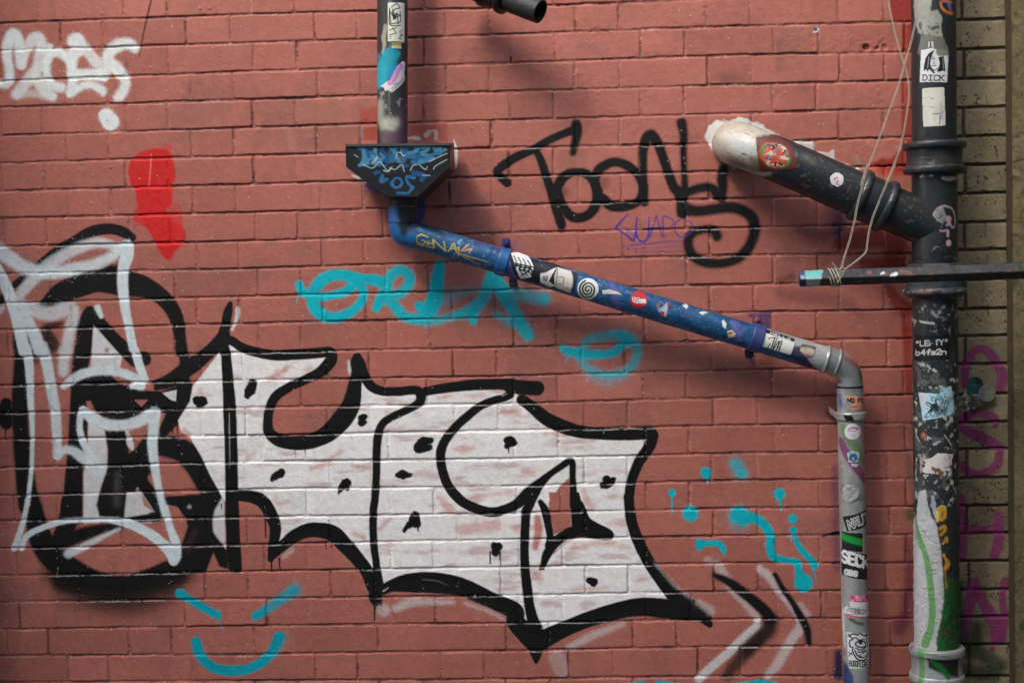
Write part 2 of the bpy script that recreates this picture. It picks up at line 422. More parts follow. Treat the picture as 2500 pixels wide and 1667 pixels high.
# bright red touch-ups
po('b1 940,900 1090,880 1090,1022 925,1020', (156, 58, 44), 7, .7, wob=6); po('b1 965,1040 1090,1040 1090,1150 965,1150', (150, 52, 38), 2, .7, wob=3)
po('b1 1320,1010 1650,1010 1650,1150 1320,1150', (150, 60, 48), 4, .5, wob=3)
po('d1 1255,-30 1440,-30 1440,185 1265,185', BR, 3, .85, wob=2); po('d1 1350,195 1440,195 1440,420 1350,420', BR, 3, .8, wob=2)
po('d1 1350,680 1440,680 1440,1180 1350,1180', BR, 3, .75, wob=2); po('d1 1160,1310 1240,1300 1420,1180 1440,1440 1200,1430 1100,1360', BR, 5, .9, wob=5)
st('d1 1100,1370,25 1170,1400,25 1280,1420,20 1380,1420,20', (190, 70, 60), 4, .6, wob=4)
st('d2 850,650,60 1000,620,80 1150,600,90 1300,650,90 1250,780,60', (112, 22, 18), 10, .7); st('d2 1050,830,50 1300,820,60', (120, 26, 20), 8, .7)
st('d2 1230,1000,30 1330,1150,60 1400,1180,50', (120, 24, 20), 8, .75); st('d2 1380,1230,40 1400,1440,40', BR, 6, .7)
st('d3 1390,20,35 1400,300,35 1410,520,35', BR, 6, .7)
# grime and faded overspray
st('d2 530,560,40 650,600,60 760,580,50', (120, 62, 60), 12, .6); st('d2 370,1080,50 600,1100,60 850,1130,60 1000,1200,40', (112, 66, 62), 14, .6)
st('d2 800,300,50 840,420,50 830,560,40', (38, 34, 70), 12, .8); st('d2 740,300,40 780,500,30', (70, 40, 60), 12, .5)
st('d2 350,960,30 450,930,30', (92, 50, 46), 10, .7); st('d1 350,350,25 340,560,30', (120, 72, 68), 12, .45)
st('d1 530,700,40 560,740,30', (110, 80, 78), 10, .4)
st('c1 730,380,30 850,400,30 930,440,20', (118, 84, 80), 12, .4); st('b1 1750,500,14 1850,410,14 2000,420,14 2060,470,14', (122, 84, 80), 8, .5)
st('b1 1700,620,12 1780,680,14 1850,730,10', (118, 84, 80), 8, .45); st('c1 1900,650,30 2050,640,30', (80, 62, 58), 12, .5)
st('a1 1240,0,8 1215,110,9 1180,270,8 1160,370,6 1145,465,4', (62, 40, 28), 1.2, .9)
st('b1 350,1100,30 400,1230,30', (176, 120, 112), 12, .5); st('d3 800,1150,25 810,1546,25 d4 815,600,25', (78, 50, 92), 12, .6)
st('d3 1400,1000,20 1420,1250,25', (96, 84, 84), 8, .6); st('d3 1420,1520,30 d4 1420,180,35', (52, 84, 50), 9, .8); st('d4 1400,380,30 1410,700,40 1390,950,50 1330,1100,60', (92, 30, 60), 14, .7)
st('d4 830,1300,30 830,1480,40', (20, 32, 66), 8, .95); st('d4 845,1100,16 850,1210,20', (170, 96, 40), 5, .9); st('d4 1330,1050,50 1400,1010,50', (110, 50, 64), 10, .6)
st('d4 700,340,10 760,325,14 840,310,20', (14, 12, 12), 1.5, 1, wob=3); st('d3 845,640,8', BLACK, 2)
# plaster and bare patches around the pipe hole and behind the hopper
po('c1 1752,1130 1775,1050 1850,990 1950,985 2030,960 2120,990 2230,1030 2352,1110 d1 450,1150 420,1180 0,1230 c1 2000,1400 1800,1230', (205, 205, 198), 2.5, .97, wob=6)
po('d1 420,1150 640,1165 640,1250 560,1210 450,1190', (190, 188, 180), 1.5, .95, wob=2); po('d1 655,1240 740,1250 795,1220 800,1310 700,1280', (196, 184, 176), 1.5, .95, wob=3)
st('d1 820,1325,6 900,1360,8 1000,1390,12', (205, 200, 195), 2, .8, wob=3); st('d1 980,1290,14 1010,1340,16 1060,1360,12', (150, 120, 110), 4, .7, wob=5)
po('d1 640,225 680,235 660,265 620,275', (190, 190, 185), 1.2, .9, wob=1.5)
st('b1 1705,1150,11 1722,1230,14 1712,1370,14 1640,1440,9 1560,1510,9 1500,1546,9', (205, 202, 195), 1.5, .95, wob=3)
st('b1 1330,1135,10 1400,1130,14 1430,1140,8', (200, 196, 190), 2.5, .9, wob=5); st('b1 1480,1110,20 1540,1070,14 1560,1140,10', (195, 180, 170), 3, .75, wob=6)
po('b1 865,1430 930,1450 960,1490 880,1450', (195, 190, 185), 1.5, .9); st('b1 955,1050,5 950,1140,6', (60, 120, 125), 1.5, .9)
st('b2 1000,180,16 1080,230,18', (48, 62, 130), 4, .8); st('b2 975,160,7 975,280,7', (60, 70, 90), 1.5, .8)
po('b2 1400,250 1470,200 1470,400 1440,500 1400,500', (38, 52, 110), 3, .9, wob=3)
st('c2 200,660,30 230,680,20', (120, 90, 130), 8, .5); po('d2 80,1225 275,1215 275,1400 230,1380', (52, 46, 96), 5, .75, wob=4)
do('d2 160,1275,16', (150, 70, 60), 1.5); st('c2 150,1030,22 100,1010,18', (160, 95, 82), 3, 1)
po('c1 150,460 168,470 165,520 150,520', (30, 22, 20), 1, .9); po('c1 492,765 508,765 505,860 495,860', (80, 70, 66), 1, .9)

begin('white_spray_tag', 'soft white spray lettering at the top left of the wall')
WT = (208, 213, 209)
for s, o in (('a1 -20,690,35 60,680,40 80,600,38 60,480,40 60,380,45 105,290,55 150,360,48 175,530,42', 1), ('a1 175,530,38 215,420,38 260,340,50 310,320,52 350,400,50', .85),
  ('a1 330,420,48 310,560,50 230,660,50 140,770,45', .8), ('a1 290,640,45 360,730,50 430,790,38', .85), ('a1 130,775,38 260,770,30 430,800,32', .5),
  ('a1 410,390,28 400,460,36 382,540,32 388,630,36 430,700,38 500,720,40', 1), ('a1 430,430,36 510,445,38 575,510,36 590,620,34', 1),
  ('a1 600,340,50 625,330,52 650,400,52 600,450,52 590,560,38 600,640,42 575,760,34', .95), ('a1 640,330,50 720,430,44 800,520,48 870,570,45', .8), ('a1 590,610,34 720,600,32 860,610,42', 1),
  ('a1 575,770,32 650,720,32 730,695,32 830,735,36 845,760,28', .95), ('a1 590,650,18 720,640,16 860,650,22', .95),
  ('a1 1105,400,38 1060,365,48 980,370,50 900,430,48 890,500,48 960,570,52 1020,640,42 1030,700,40 990,780,42 960,805,32', .92)): st(s, WT, 6, o)
begin('white_spray_dot', 'white sprayed dot under the white lettering'); st('a1 872,955,66 905,1000,72', WT, 4.5, 1)
do('a1 878,990,10', (150, 110, 105), 2, .6)
begin('red_spray_patch', 'bright red sprayed blot'); RC = (190, 30, 28)
for s, o in (('a2 1290,-80,50 1190,30,125 1180,110,125', .95), ('a2 1330,-30,90 1375,100,72', .95), ('a2 1210,200,105 1240,320,115 1280,450,100 1320,560,85 1360,660,75 1378,745,45', .97), ('a2 1150,420,60 1220,470,60', .7), ('a2 1430,440,60 1440,500,50', .55),
  ('a2 1340,200,78 1350,300,66', .95), ('a2 1440,560,75 1445,600,78 1400,690,48', .95), ('a2 1370,520,60 1340,480,60', .9), ('a2 1150,460,55', .45), ('a2 1420,400,85 1460,480,45', .4), ('a2 1370,-130,42', .5)): st(s, RC, 3.5, o)
st('a2 1240,-80,5 1235,20,6 1222,180,4', (220, 120, 110), 1, .7)
end()

begin('black_and_white_throw_up', 'black ring lettering crossed with pale blue white spray lines at the left')
K = BLACK
for s, sf, o in (
 ('a2 -20,1150,30 90,1020,28 220,910,30 340,810,33 500,690,38 600,640,40 720,570,45 820,540,47 920,535,45 1010,560,45 1085,605,35', 2.5, 1),
 ('a2 370,1150,50 500,1060,85 650,1000,95 800,960,95 1000,980,105 1150,1000,95 1300,1070,72 1390,1160,66 1445,1260,62 1475,1400,52 1490,1546,50 a3 1495,150,45 1510,280,40 1500,400,50 1510,520,80 1450,680,75 1390,780,60 1340,850,45', 3, 1),
 ('a2 880,880,50 960,870,40 1000,950,60', 4, 1), ('a2 420,1480,70 380,1350,40 500,1310,20', 8, .9),
 ('a2 160,1500,60 a3 190,50,85 190,250,78 170,450,72 160,650,72 170,850,70 190,1050,80 210,1250,85 240,1450,95 a4 240,50,95 290,200,90 340,370,105 450,520,115 650,650,100 850,710,70 1000,725,60', 5, 1),
 ('a3 270,100,60 290,250,45', 10, .7),
 ('a4 800,720,60 1000,740,70 1200,690,80 1350,640,90 1500,560,90 1620,420,100 1640,250,100 1600,100,100', 4, 1),
 ('a4 450,640,110 650,760,110 900,830,120 1150,830,120 1380,740,110 1550,650,70', 22, .72),
 ('a4 520,800,100 800,900,110 1150,930,100 1400,850,80', 26, .4), ('a4 500,700,90 1000,790,90 1450,660,90', 12, .9),
 ('a3 50,620,48 35,720,65 50,780,55', 3, 1), ('a3 45,800,8 45,920,4', 1, 1),
 ('a2 740,1225,58 700,1330,72 690,1500,68 a3 682,150,72 650,400,68 640,600,68 640,850,80 620,1000,68 610,1150,72 600,1350,80 590,1540,88 a4 590,60,92 570,180,88 520,300,75 455,410,50', 3, 1),
 ('a2 740,1225,58 830,1320,55 920,1420,55 1000,1500,60 a3 1050,210,58 1130,270,66 1180,250,58 1205,275,32', 3, 1),
 ('a4 480,400,60 650,335,62 850,275,42 1000,262,18', 6, 1),
 ('a3 1180,1000,60 1330,970,85 1500,1010,100 1600,1110,100 1680,1250,95 1750,1400,85', 5, 1), ('a3 1170,1100,50 1200,1250,50 1290,1380,55 a4 1240,60,50 1300,150,50', 4, 1),
 ('a3 1280,470,45 1400,430,60 1560,320,68 1680,230,58 1760,150,52 1840,60,50', 2.5, 1)): st(s, K, sf, o)
po('a3 590,470 760,385 910,385 975,455 1060,480 1200,515 1330,520 1440,480 1460,620 1380,700 1320,700 1200,690 1060,755 900,755 790,700 740,600 600,600', K, 2.5, 1)
po('a3 725,770 860,845 885,1000 880,1150 830,1300 790,1450 820,1600 690,1600 685,1200 700,1130 720,1000', (196, 196, 194), 2.5, 1); po('a4 690,-20 800,-20 820,150 900,205 690,235', (196, 196, 194), 3, 1)
po('a3 860,840 1030,840 1055,920 1060,1025 1120,980 1210,850 1240,900 1240,1100 1290,1380 1260,1600 1060,1600 1180,1420 1130,1310 1060,1400 1020,1600 830,1600 790,1450 830,1300 880,1150 885,1000', K, 4, 1)
po('a3 1130,1310 1060,1450 1010,1600 1250,1600 1180,1420', (190, 190, 188), 4, 1); po('a4 1040,-20 1160,-20 1265,140 1020,185', (190, 190, 188), 3, 1); po('a4 1160,0 1180,90 1260,140 1195,40', RED, 2, .9)
po('a4 1020,190 1270,150 1330,170 1340,215 1150,228', K, 2, 1); st('a3 960,1440,25 960,1200,15', (110, 104, 100), 12, .35); st('a3 1040,850,12 1070,950,28 1085,990,14', (196, 196, 194), 2.5, .95)
po('a3 765,-20 800,15 1000,240 985,330 745,330', (196, 196, 194), 2.5, 1); do('a3 875,185,22', RED, 3, .8)
po('a3 1100,590 1215,590 1160,648', RED, 1.5, 1); po('a3 1330,535 1450,508 1442,605 1400,590', (196, 196, 194), 1.5, 1)
po('a3 1195,480 1265,455 1260,520 1200,505', RED, 1.5, .9)
po('a3 1215,1220 1300,1170 1400,1165 1500,1220 1550,1300 1562,1362 1340,1362 1260,1300', RED, 4, 1, curve=True)
po('a3 1335,1385 1430,1380 1560,1365 1840,1370 1835,1600 1500,1600 1400,1470 1340,1440', K, 3, 1)
po('a4 1340,10 1500,20 1560,60 1830,20 1822,110 1760,110 1745,220 1760,330 1862,450 1875,610 1800,590 1750,480 1690,640 1500,660 1480,430 1540,260 1520,170 1440,90 1370,70', K, 3.5, 1)
po('a4 1372,85 1450,98 1535,205 1470,365 1400,290 1385,190', RED, 2, 1); po('a4 1765,120 1838,0 1850,440 1750,300 1745,200', (196, 196, 194), 4, .97)
do('a4 1555,98,14', (170, 168, 165), 3, .8); st('a4 1600,300,20 1540,450,25', (70, 40, 38), 8, .6)
P = PALE
for s, sf, o in (
 ('a2 150,1090,38 250,970,48 370,850,48 480,775,48 620,700,48 780,650,42 880,660,40 960,690,42 1040,690,50', 6, .72),
 ('a2 -30,700,60 60,760,60 180,840,58 300,880,52 430,890,48 600,860,48 760,830,44 900,770,42 990,700,45 1040,690,50', 7, .88),
 ('a2 300,900,50 500,900,40 640,890,20', 6, .6), ('a2 20,1180,20 0,1210,20', 5, .7),
 ('a2 190,1175,55 280,1200,60 400,1230,60 520,1200,60 595,1190,50 600,1260,48 565,1400,48 540,1546,50 a3 530,200,50 520,360,42', 7, .72),
 ('a2 190,1200,60 230,1300,50 290,1420,55 330,1540,50 a3 340,150,48 385,300,46 412,450,44 440,600,42 455,700,42 465,850,40 470,950,38 468,1050,36', 4, .92),
 ('a3 470,1055,32 530,1000,34 600,1010,38 690,1070,46 770,1130,55 820,1180,45', 5, .9),
 ('a2 -10,850,28 30,960,45 80,1080,48 130,1250,48 170,1400,50 200,1540,48 a3 215,170,42 238,300,38 246,450,32 252,600,28 262,750,22 265,900,18 262,1050,18 258,1170,18 245,1300,18 225,1450,19 a4 225,40,19 215,110,19 190,220,22 150,350,25 115,440,27', 2.5, 1),
 ('a2 1040,680,58 1040,760,54 1012,850,47 1005,950,45 1010,1050,44 1030,1200,38 1060,1350,36 1090,1500,36 a3 1110,200,36 1150,330,36 1190,425,30', 2.5, 1),
 ('a3 1080,480,22 1130,465,42 1160,480,35', 3, 1), ('a2 800,1180,28 830,1250,20', 3, .9),
 ('a3 520,480,26 600,420,36 700,372,38 850,350,36 1000,370,36 1100,410,38 1165,430,35', 4, .95),
 ('a3 690,690,38 760,740,48 860,790,46 1000,800,42 1130,770,48 1220,720,48 1270,700,50', 4.5, 1),
 ('a3 680,680,38 655,740,28 655,850,28 690,950,30 740,1040,32 820,1170,32', 3, 1),
 ('a3 1265,700,50 1260,800,46 1250,950,42 1265,1100,38 1290,1250,32 1320,1400,30 1360,1540,30 a4 1350,100,28 1390,250,30 1440,400,40 1440,500,45 1425,540,40', 3.5, 1),
 ('a4 175,440,24 220,340,24 350,270,24 520,220,22 700,205,22 880,205,24 1000,225,34 1100,255,38 1230,320,42 1330,400,44 1400,470,50 1425,530,42', 2.5, 1),
 ('a4 560,485,36 700,420,28 850,340,18 980,280,10', 5, .85)): st(s, P, sf, o)
end()

begin('silver_and_black_lettering', 'large pale silver lettering with thick black outline and black dots')
SV = (224, 223, 219)
fill = cv.conv('a3 1880,90 1980,165 2250,220 b3 350,215 690,220 680,300 480,430 240,570 180,700 190,850 400,940 600,900 790,750 880,560 890,440 940,400 1030,480 1120,520 1400,510 1480,530 1900,465 c3 0,490 200,540 320,640 600,810 950,870 1300,870 1210,1100 1130,1350 c4 1125,0 1200,370 1400,700 1560,880 1200,900 800,1010 450,1150 370,1150 290,1100 100,950 b4 2050,880 1750,760 1350,720 1120,760 1070,700 920,530 720,330 600,290 400,340 270,400 a4 2280,250 2180,120 2060,30 1960,10 a3 1900,1400 1840,1420 1720,1200 1650,1050 1560,900 1480,850 1460,760 1560,600 1580,480 1700,330 1800,200')
sl, D = cv.polydist(fill, 8); mott = fbm(U[sl]*.45, V[sl]*1.6, 30, 110, 3)
a = (1-sst(-2, 2, D))*(1-.42*sst(.56, .82, mott))*.98; cv.blend(sl, a, SV, .5, idthr=.2)
def rp(s, o=.5, sf=8): st(s, (186, 104, 88), sf, o, wob=6)
for s in ('b3 190,420,16 270,370,18 370,315,12', 'b3 640,1100,10 720,1060,16 790,1005,14', 'b3 930,1140,14 1005,1125,18', 'b3 1590,575,14 1680,562,10', 'b3 1820,560,12 1950,552,12', 'b3 2110,680,24 2220,690,26',
          'b3 1720,1000,22 1860,985,26', 'b3 1830,1395,14 2000,1370,18 2180,1345,22', 'b3 240,1400,12 280,1445,18 340,1432,14', 'b3 1580,1390,30 1680,1480,40', 'b4 890,320,16 965,350,24', 'b4 1760,290,40 1900,270,48 2050,250,50',
          'b4 2210,270,24 2240,280,30', 'b4 1090,290,14 1130,240,14 1190,200,10', 'c3 440,865,20 620,880,18', 'c3 270,1180,22 335,1178,24', 'c3 745,1210,14 850,1200,6', 'c3 760,1340,18 790,1420,26 820,1480,22', 'c3 950,1395,6 1080,1395,13',
          'c4 960,235,12 1075,232,30', 'c4 670,440,16 850,400,20 1000,410,16 1130,440,14', 'c4 380,650,34 400,690,30', 'c4 600,785,8 760,770,18 960,762,6', 'c4 440,885,24 540,900,22', 'c4 1210,690,16 1280,690,10', 'b3 10,1060,14 80,1030,8', 'b3 1110,1250,12 1100,1290,14',
          'b3 540,1150,16 700,1110,14', 'b3 880,1130,14 1010,1150,18', 'a3 1900,410,12 1960,410,10', 'a3 1640,515,14', 'a3 2200,420,18 2330,350,16', 'a3 1440,840,10 1520,850,18 1560,900,14', 'b4 1100,420,10 1200,400,8','b3 1160,690,10','b3 1280,625,12 1320,620,10'): rp(s)
po('c3 640,1225 560,1300 470,1430 470,1600 640,1600', RED, 2.5, 1); po('c4 470,-20 640,-20 650,130 655,265 510,330 490,200', RED, 2, 1)
st('c4 375,190,28 385,300,34 360,430,24', (176, 92, 78), 5, .85)
po('b4 1000,640 1050,650 1150,600 1100,700 1120,760', SV, 2, .8)
OUT = ('a2 1890,1145,20 1870,1220,38 1850,1320,40 1830,1430,48 1840,1540,44 a3 1850,200,42 1870,450,48 1885,700,55 1895,1000,55 1900,1300,55 1905,1540,60 a4 1910,300,58 1920,500,62 1930,595,56',
 'a2 1850,1450,38 1780,1500,44 1700,1560,48', 'a2 1875,1440,34 1950,1490,32 a3 1900,100,34 1980,160,40 2100,200,42 2250,225,44 b3 350,222,46 550,210,45 680,200,46 712,232,42 685,290,52 600,370,44 480,430,40 350,490,40 240,570,42 192,680,40 182,780,42 195,860,48 270,920,55 400,945,58 540,930,62 680,860,74 790,750,84 860,640,78 890,500,60 900,400,50 895,300,42 905,235,26',
 'b3 925,225,22 945,300,40 975,400,42 1030,480,42 1120,520,38 1250,522,38 1400,512,38 1438,560,42 1420,615,38 1330,670,32 1200,730,33 1120,790,34 1087,880,36 1075,1000,35 1070,1200,34 1060,1400,34 b4 1050,100,34 1045,200,33 1050,400,33 1075,600,33 1080,750,55 1060,830,55 1070,870,45',
 'b3 1480,520,38 1700,485,42 1900,467,46 2100,462,46 2200,468,50 c3 150,480,55 300,492,60 375,495,60',
 'c3 150,545,38 100,575,32 b3 2050,592,34 1930,640,34 1800,740,37 1680,860,38 1610,980,40 1600,1100,40 1640,1250,40 1700,1350,42 1800,1440,42 1950,1500,42 2050,1510,42 c3 100,1490,40 200,1450,44 300,1360,50 380,1290,45 480,1200,28 580,1130,28 640,1092,28 664,1105,26 665,1200,27 670,1330,30 680,1450,40 c4 705,90,52 760,230,62 860,290,58 950,325,48 975,340,28',
 'c4 720,290,42 610,330,42 520,400,40 460,480,40 425,570,26', 'c4 400,60,22 440,130,34 465,250,32 482,350,30 470,420,34',
 'c3 380,1300,42 330,1400,42 290,1500,38 c4 285,130,38 275,280,38 270,450,38 275,600,38 290,750,42 310,900,42 340,1030,50 370,1100,55',
 'c3 250,590,45 320,640,48 450,745,56 600,815,58 750,855,52 950,870,50 1150,872,50 1290,862,52 1325,890,44 1290,980,48 1210,1100,44 1150,1250,42 1125,1400,42 c4 1125,20,42 1145,200,45 1200,370,48 1290,550,50 1400,700,58 1500,820,66 1620,920,76 1740,1000,56 1790,1065,26',
 'c4 1740,985,60 1600,960,75 1400,930,82 1200,922,76 1000,960,70 800,1020,66 600,1100,66 450,1175,76 370,1240,68 368,1330,34 365,1375,12', 'b4 1130,780,40 1200,745,52 1350,722,80 1550,722,88 1750,750,78 1900,810,72 2050,880,68 2200,950,74 c4 200,1040,78 290,1150,80 350,1230,66',
 'b4 195,530,18 230,480,42 300,420,46 400,340,55 500,295,60 600,288,64 720,322,70 820,420,66 920,530,58 1000,640,55 1040,760,50',
 'a3 1930,1370,50 2060,1385,52 2160,1430,58 a4 2230,180,56 2262,280,48 2250,370,44 2240,450,44 2222,530,24')
for s in OUT: st(s, K, 1.4, 1, wob=.8)
po('c4 640,-20 718,-20 755,140 850,240 985,295 998,350 930,375 740,352 610,372 530,440 470,520 430,620 385,620 415,520 470,400 500,345 610,275 655,258 650,130', K, 1.5, 1, wob=1)
for s in ('b4 1057,870,12 1057,1030,5', 'b4 1108,860,12 1110,965,5', 'a4 2178,150,8 2180,350,5', 'a4 2215,200,7 2217,318,5', 'a4 2228,540,8 2230,625,5', 'a4 2290,520,8 2300,625,5', 'b4 655,390,7 660,450,4', 'b4 700,390,6 700,435,4', 'a4 1815,80,7 1817,120,4',
          'a3 1415,820,6 1415,870,4', 'a3 1455,790,6 1455,872,4', 'b4 2005,470,7 2005,565,5', 'b4 2085,470,8 2090,578,5', 'b4 1410,260,8 1415,298,5', 'b3 2155,980,6 2157,1025,4', 'b3 400,990,4 410,1060,2', 'b3 485,990,5 488,1060,2'): st(s, K, .8, 1, curve=False)
for s in ('a3 1610,590,32 1640,620,40 1665,600,38', 'a3 2070,455,35 2050,510,48 2030,550,30', 'a3 2300,1190,36 2270,1210,36 2235,1245,16', 'b3 940,735,26 975,730,24 945,780,28 985,775,18', 'b3 1520,920,24 1450,940,45 1420,990,36 1510,980,24',
          'b3 2140,925,32 2190,930,40 2140,965,28', 'b3 1250,1205,20 1295,1205,38 1345,1205,18', 'b3 830,1270,34 800,1290,34 760,1360,12', 'b3 830,1320,20', 'b4 1390,170,35 1385,220,48 1410,240,30', 'b4 1340,250,30 1300,295,14',
          'b4 2040,420,34 2080,420,26 2050,465,38', 'c3 940,1240,34 980,1270,34 1000,1240,24', 'c3 910,1290,24 960,1290,22', 'c4 800,705,30 840,720,34'): st(s, K, 1.6, 1, wob=3.6)
st('c4 510,480,8 600,400,6 735,330,5', (120, 60, 50), 1.5, .6); st('b4 1450,695,4 1560,705,5 1660,740,2', (110, 110, 108), 1.5, .6); st('b4 1130,790,6 1170,760,3', (190, 190, 188), 1, .8)
st('a3 1880,700,3 1882,900,5 1885,1150,2', (165, 165, 162), .8, .8); st('b3 2100,560,4 2140,540,3', (190, 190, 188), 1, .7)
st('a2 1950,1190,18 1945,1260,18 1905,1360,10', (196, 198, 196), 2, .95); st('b3 845,270,8 850,340,14 855,390,4', (196, 198, 196), 2, .95)
end()
for s, o in (('c4 640,1250,28 850,1145,34 1080,1060,20', .6), ('c4 1700,880,28 1800,950,36', .55), ('c4 540,1340,70 580,1440,60', .38), ('b4 1230,930,34 1350,885,34 1500,880,26 1700,880,16', .7), ('b4 1130,950,55', .6), ('c4 1340,560,6 1500,740,8 1640,850,8', .6), ('b4 1800,890,12 2000,960,14 2120,1020,10', .6), ('b4 310,510,14 380,450,18', .6), ('c4 1780,540,40', .4)):
    st(s, (192, 184, 178), 7, o)

T = TURQ
begin('turquoise_tag', 'turquoise spray tag of four letters left of the blue pipe')
for s, sf, o in (('b2 438,990,36 455,1050,30', 4, 1), ('b2 428,1080,6 415,1145,4', 1, 1), ('b2 470,1050,38 560,1090,42 700,1080,36 820,1045,42 878,985,45 850,925,48 740,912,48 630,950,52 560,1040,50 555,1150,55 620,1235,52 730,1262,48 850,1222,42 940,1140,38 965,1050,40 920,970,44', 5, 1),
 ('b2 860,920,40 980,945,42 1080,960,50 1150,1010,45 1095,1130,45 1070,1185,34', 4, 1), ('b2 1150,1030,45 1185,925,45 1260,875,45 1330,905,45 1342,970,45 1285,1050,45 1170,1100,48 1220,1160,48 1300,1250,45 1430,1270,50 1520,1200,55', 6, .97),
 ('b2 1590,830,42 1572,950,55 1550,1100,68 1500,1200,66', 5, 1), ('b2 1420,1160,36 1440,1200,36', 4, 1), ('b2 1480,1300,36 1600,1275,36 1720,1240,32', 9, .85), ('b2 1600,1120,60 1750,1060,40 1900,1030,25', 14, .45),
 ('b2 1740,1240,36 1850,1200,56 1950,1100,46 1990,980,50 2030,910,55', 7, .92), ('b2 1860,1230,50 1865,1290,36', 5, .9), ('b2 2040,920,55 2110,1060,62 2180,1180,52 2250,1300,55 2315,1400,52', 6, .92),
 ('b2 2050,1230,24 2150,1290,34 2230,1310,40', 10, .7), ('b2 2050,1000,40 2200,1060,50 c2 330,1090,50 430,1110,55', 12, .72), ('c2 430,1110,45', 6, .7)): st(s, T, sf, o)
begin('turquoise_scribble', 'round turquoise spray scribble above the silver lettering')
for s, sf, o in (('c3 590,170,34 620,190,36 720,210,46 850,220,40 1000,205,36 1080,130,40', 5, .97), ('c3 730,200,28 780,110,34 900,70,36 1080,60,46 1180,130,40 1195,230,36 1130,335,34 1000,385,34 850,365,34 750,290,30 715,200,28', 10, .8), ('c3 800,400,30 950,440,36 1100,400,26', 14, .35), ('c3 1070,60,36 1130,130,36', 5, .8), ('c3 625,230,6 605,293,4', 1, 1)): st(s, T, sf, o)
begin('turquoise_smiling_face', 'turquoise sprayed smile with two slanted eyes at the bottom left')
T2 = (0, 150, 165)
for s, sf, o in (('a4 1480,810,44 1560,860,36 1700,940,36 1785,985,36', 2.5, 1), ('a4 1775,1020,6 1778,1060,3', .8, 1), ('a4 1800,1030,6 1812,1080,4 1830,1120,3', .8, 1), ('a4 2100,992,38 2200,930,40 2300,860,46 2400,790,50', 5, .88), ('a4 2100,992,36 2160,958,30', 2, 1), ('a4 2430,770,55', 12, .5),
 ('a4 1607,1205,44 1640,1310,46 1740,1410,42 1880,1442,46 2020,1430,42 2150,1370,42 2240,1270,44 2290,1165,48', 2.2, 1), ('a4 2340,1150,30 2260,1310,20', 9, .35)): st(s, T2, sf, o)
begin('turquoise_spray_marks', 'turquoise dots and dripping lines left of the grey downpipe')
for s, sf, o in (('c3 1760,1188,46', 3, 1), ('c3 1765,1230,12 1775,1280,3', 1, 1), ('c3 1480,1350,33', 2, 1), ('c3 1480,1380,8 1480,1510,6', .8, 1), ('c3 2000,1110,45 2050,1190,50', 13, .85), ('c3 2050,1200,30', 5, .8), ('c3 1630,1520,66', 5, 1),
 ('c4 2030,170,78 2060,200,60', 8, 1), ('c4 2030,200,100', 14, .35), ('c4 2080,180,48 2160,195,42 2250,260,40 2290,350,38 2285,440,38 2330,520,34 d4 420,540,26 490,560,34 505,640,32 545,720,70', 3, 1), ('d4 545,725,76', 3, 1),
 ('c4 1700,385,26 1705,425,34', 2.5, 1), ('c4 1710,400,28 1790,400,24 1860,400,28 1900,440,26 1908,480,14', 3, 1), ('d3 345,1360,48', 3, 1), ('d3 350,1400,14 357,1500,4', .8, 1), ('d4 455,198,38', 2, 1), ('d4 460,290,32', 2, 1), ('d4 440,330,6 440,385,4', .8, 1),
 ('d4 470,330,15 505,420,26 570,500,28 635,570,32 625,600,18', 2, 1), ('d4 620,600,8 645,700,4', .8, 1),
 ('c4 870,1575,25 1080,1568,22 1240,1548,26', 3, 1), ('c4 1370,1545,26 1600,1568,22 1900,1575,25 2200,1545,30 d4 160,1545,34 300,1550,24', 3, 1)): st(s, T, sf, o)
end()
begin('black_spray_tag', 'black spray tag reading TOONS beside the sloping cast iron branch'); 
for s, sf, o in (('c1 695,1025,44 700,1100,42 680,1200,34 670,1255,28', 5, 1), ('c1 700,1060,40 600,1095,34 450,1162,34 340,1230,34 200,1292,38 70,1380,38 50,1420,36 100,1480,34 130,1500,38', 3, 1),
 ('c1 375,1250,28 410,1330,34 450,1450,36 480,1540,38 c2 490,230,38 530,370,38 565,470,40 575,505,38', 3, 1), ('c2 520,260,42 560,150,42 620,90,40 700,68,34 790,90,38 850,170,40 872,270,46 830,385,42 740,442,40 650,428,42 590,350,36 545,240,36', 3, 1),
 ('c2 865,250,38 850,130,38 880,50,40 960,0,40 1030,-12,38 1120,20,40 1200,90,36 1245,200,40 1205,305,36 1100,352,38 990,348,42 915,290,44', 3.5, 1), ('c2 590,230,40', 10, .45), ('c2 920,150,50', 12, .4),
 ('c2 1255,320,34 1245,150,36 1245,0,34 c1 1245,1250,38 1262,1150,42 1310,1110,46 1368,1190,42 1410,1300,40 1460,1450,40 1500,1546,42 c2 1530,230,44 1570,330,50 1570,400,50', 4, 1),
 ('c1 1560,1010,44 1575,1100,36 1575,1250,30 1580,1400,28 1585,1546,32 c2 1575,260,40', 5, 1), ('c2 1590,240,40 1700,202,40 1800,198,42 1850,250,44 1890,290,36', 6, 1), ('c1 1900,1390,40 1890,1480,44 c2 1895,130,42 1895,220,42 1885,285,34', 5, 1),
 ('c2 1570,370,55 1700,388,46 1830,372,46 1980,360,48 2090,400,48 2150,470,48 2152,580,46 2100,700,46 2000,785,42 1860,818,42 1720,798,46 1635,730,42 1612,640,42 1650,570,38 1740,540,34 1825,550,42 1850,595,42', 6, 1)): st(s, (15, 14, 13), sf, o)
begin('purple_marker_tag', 'small purple marker writing reading GUAPO under the black tag'); G = (74, 48, 140)
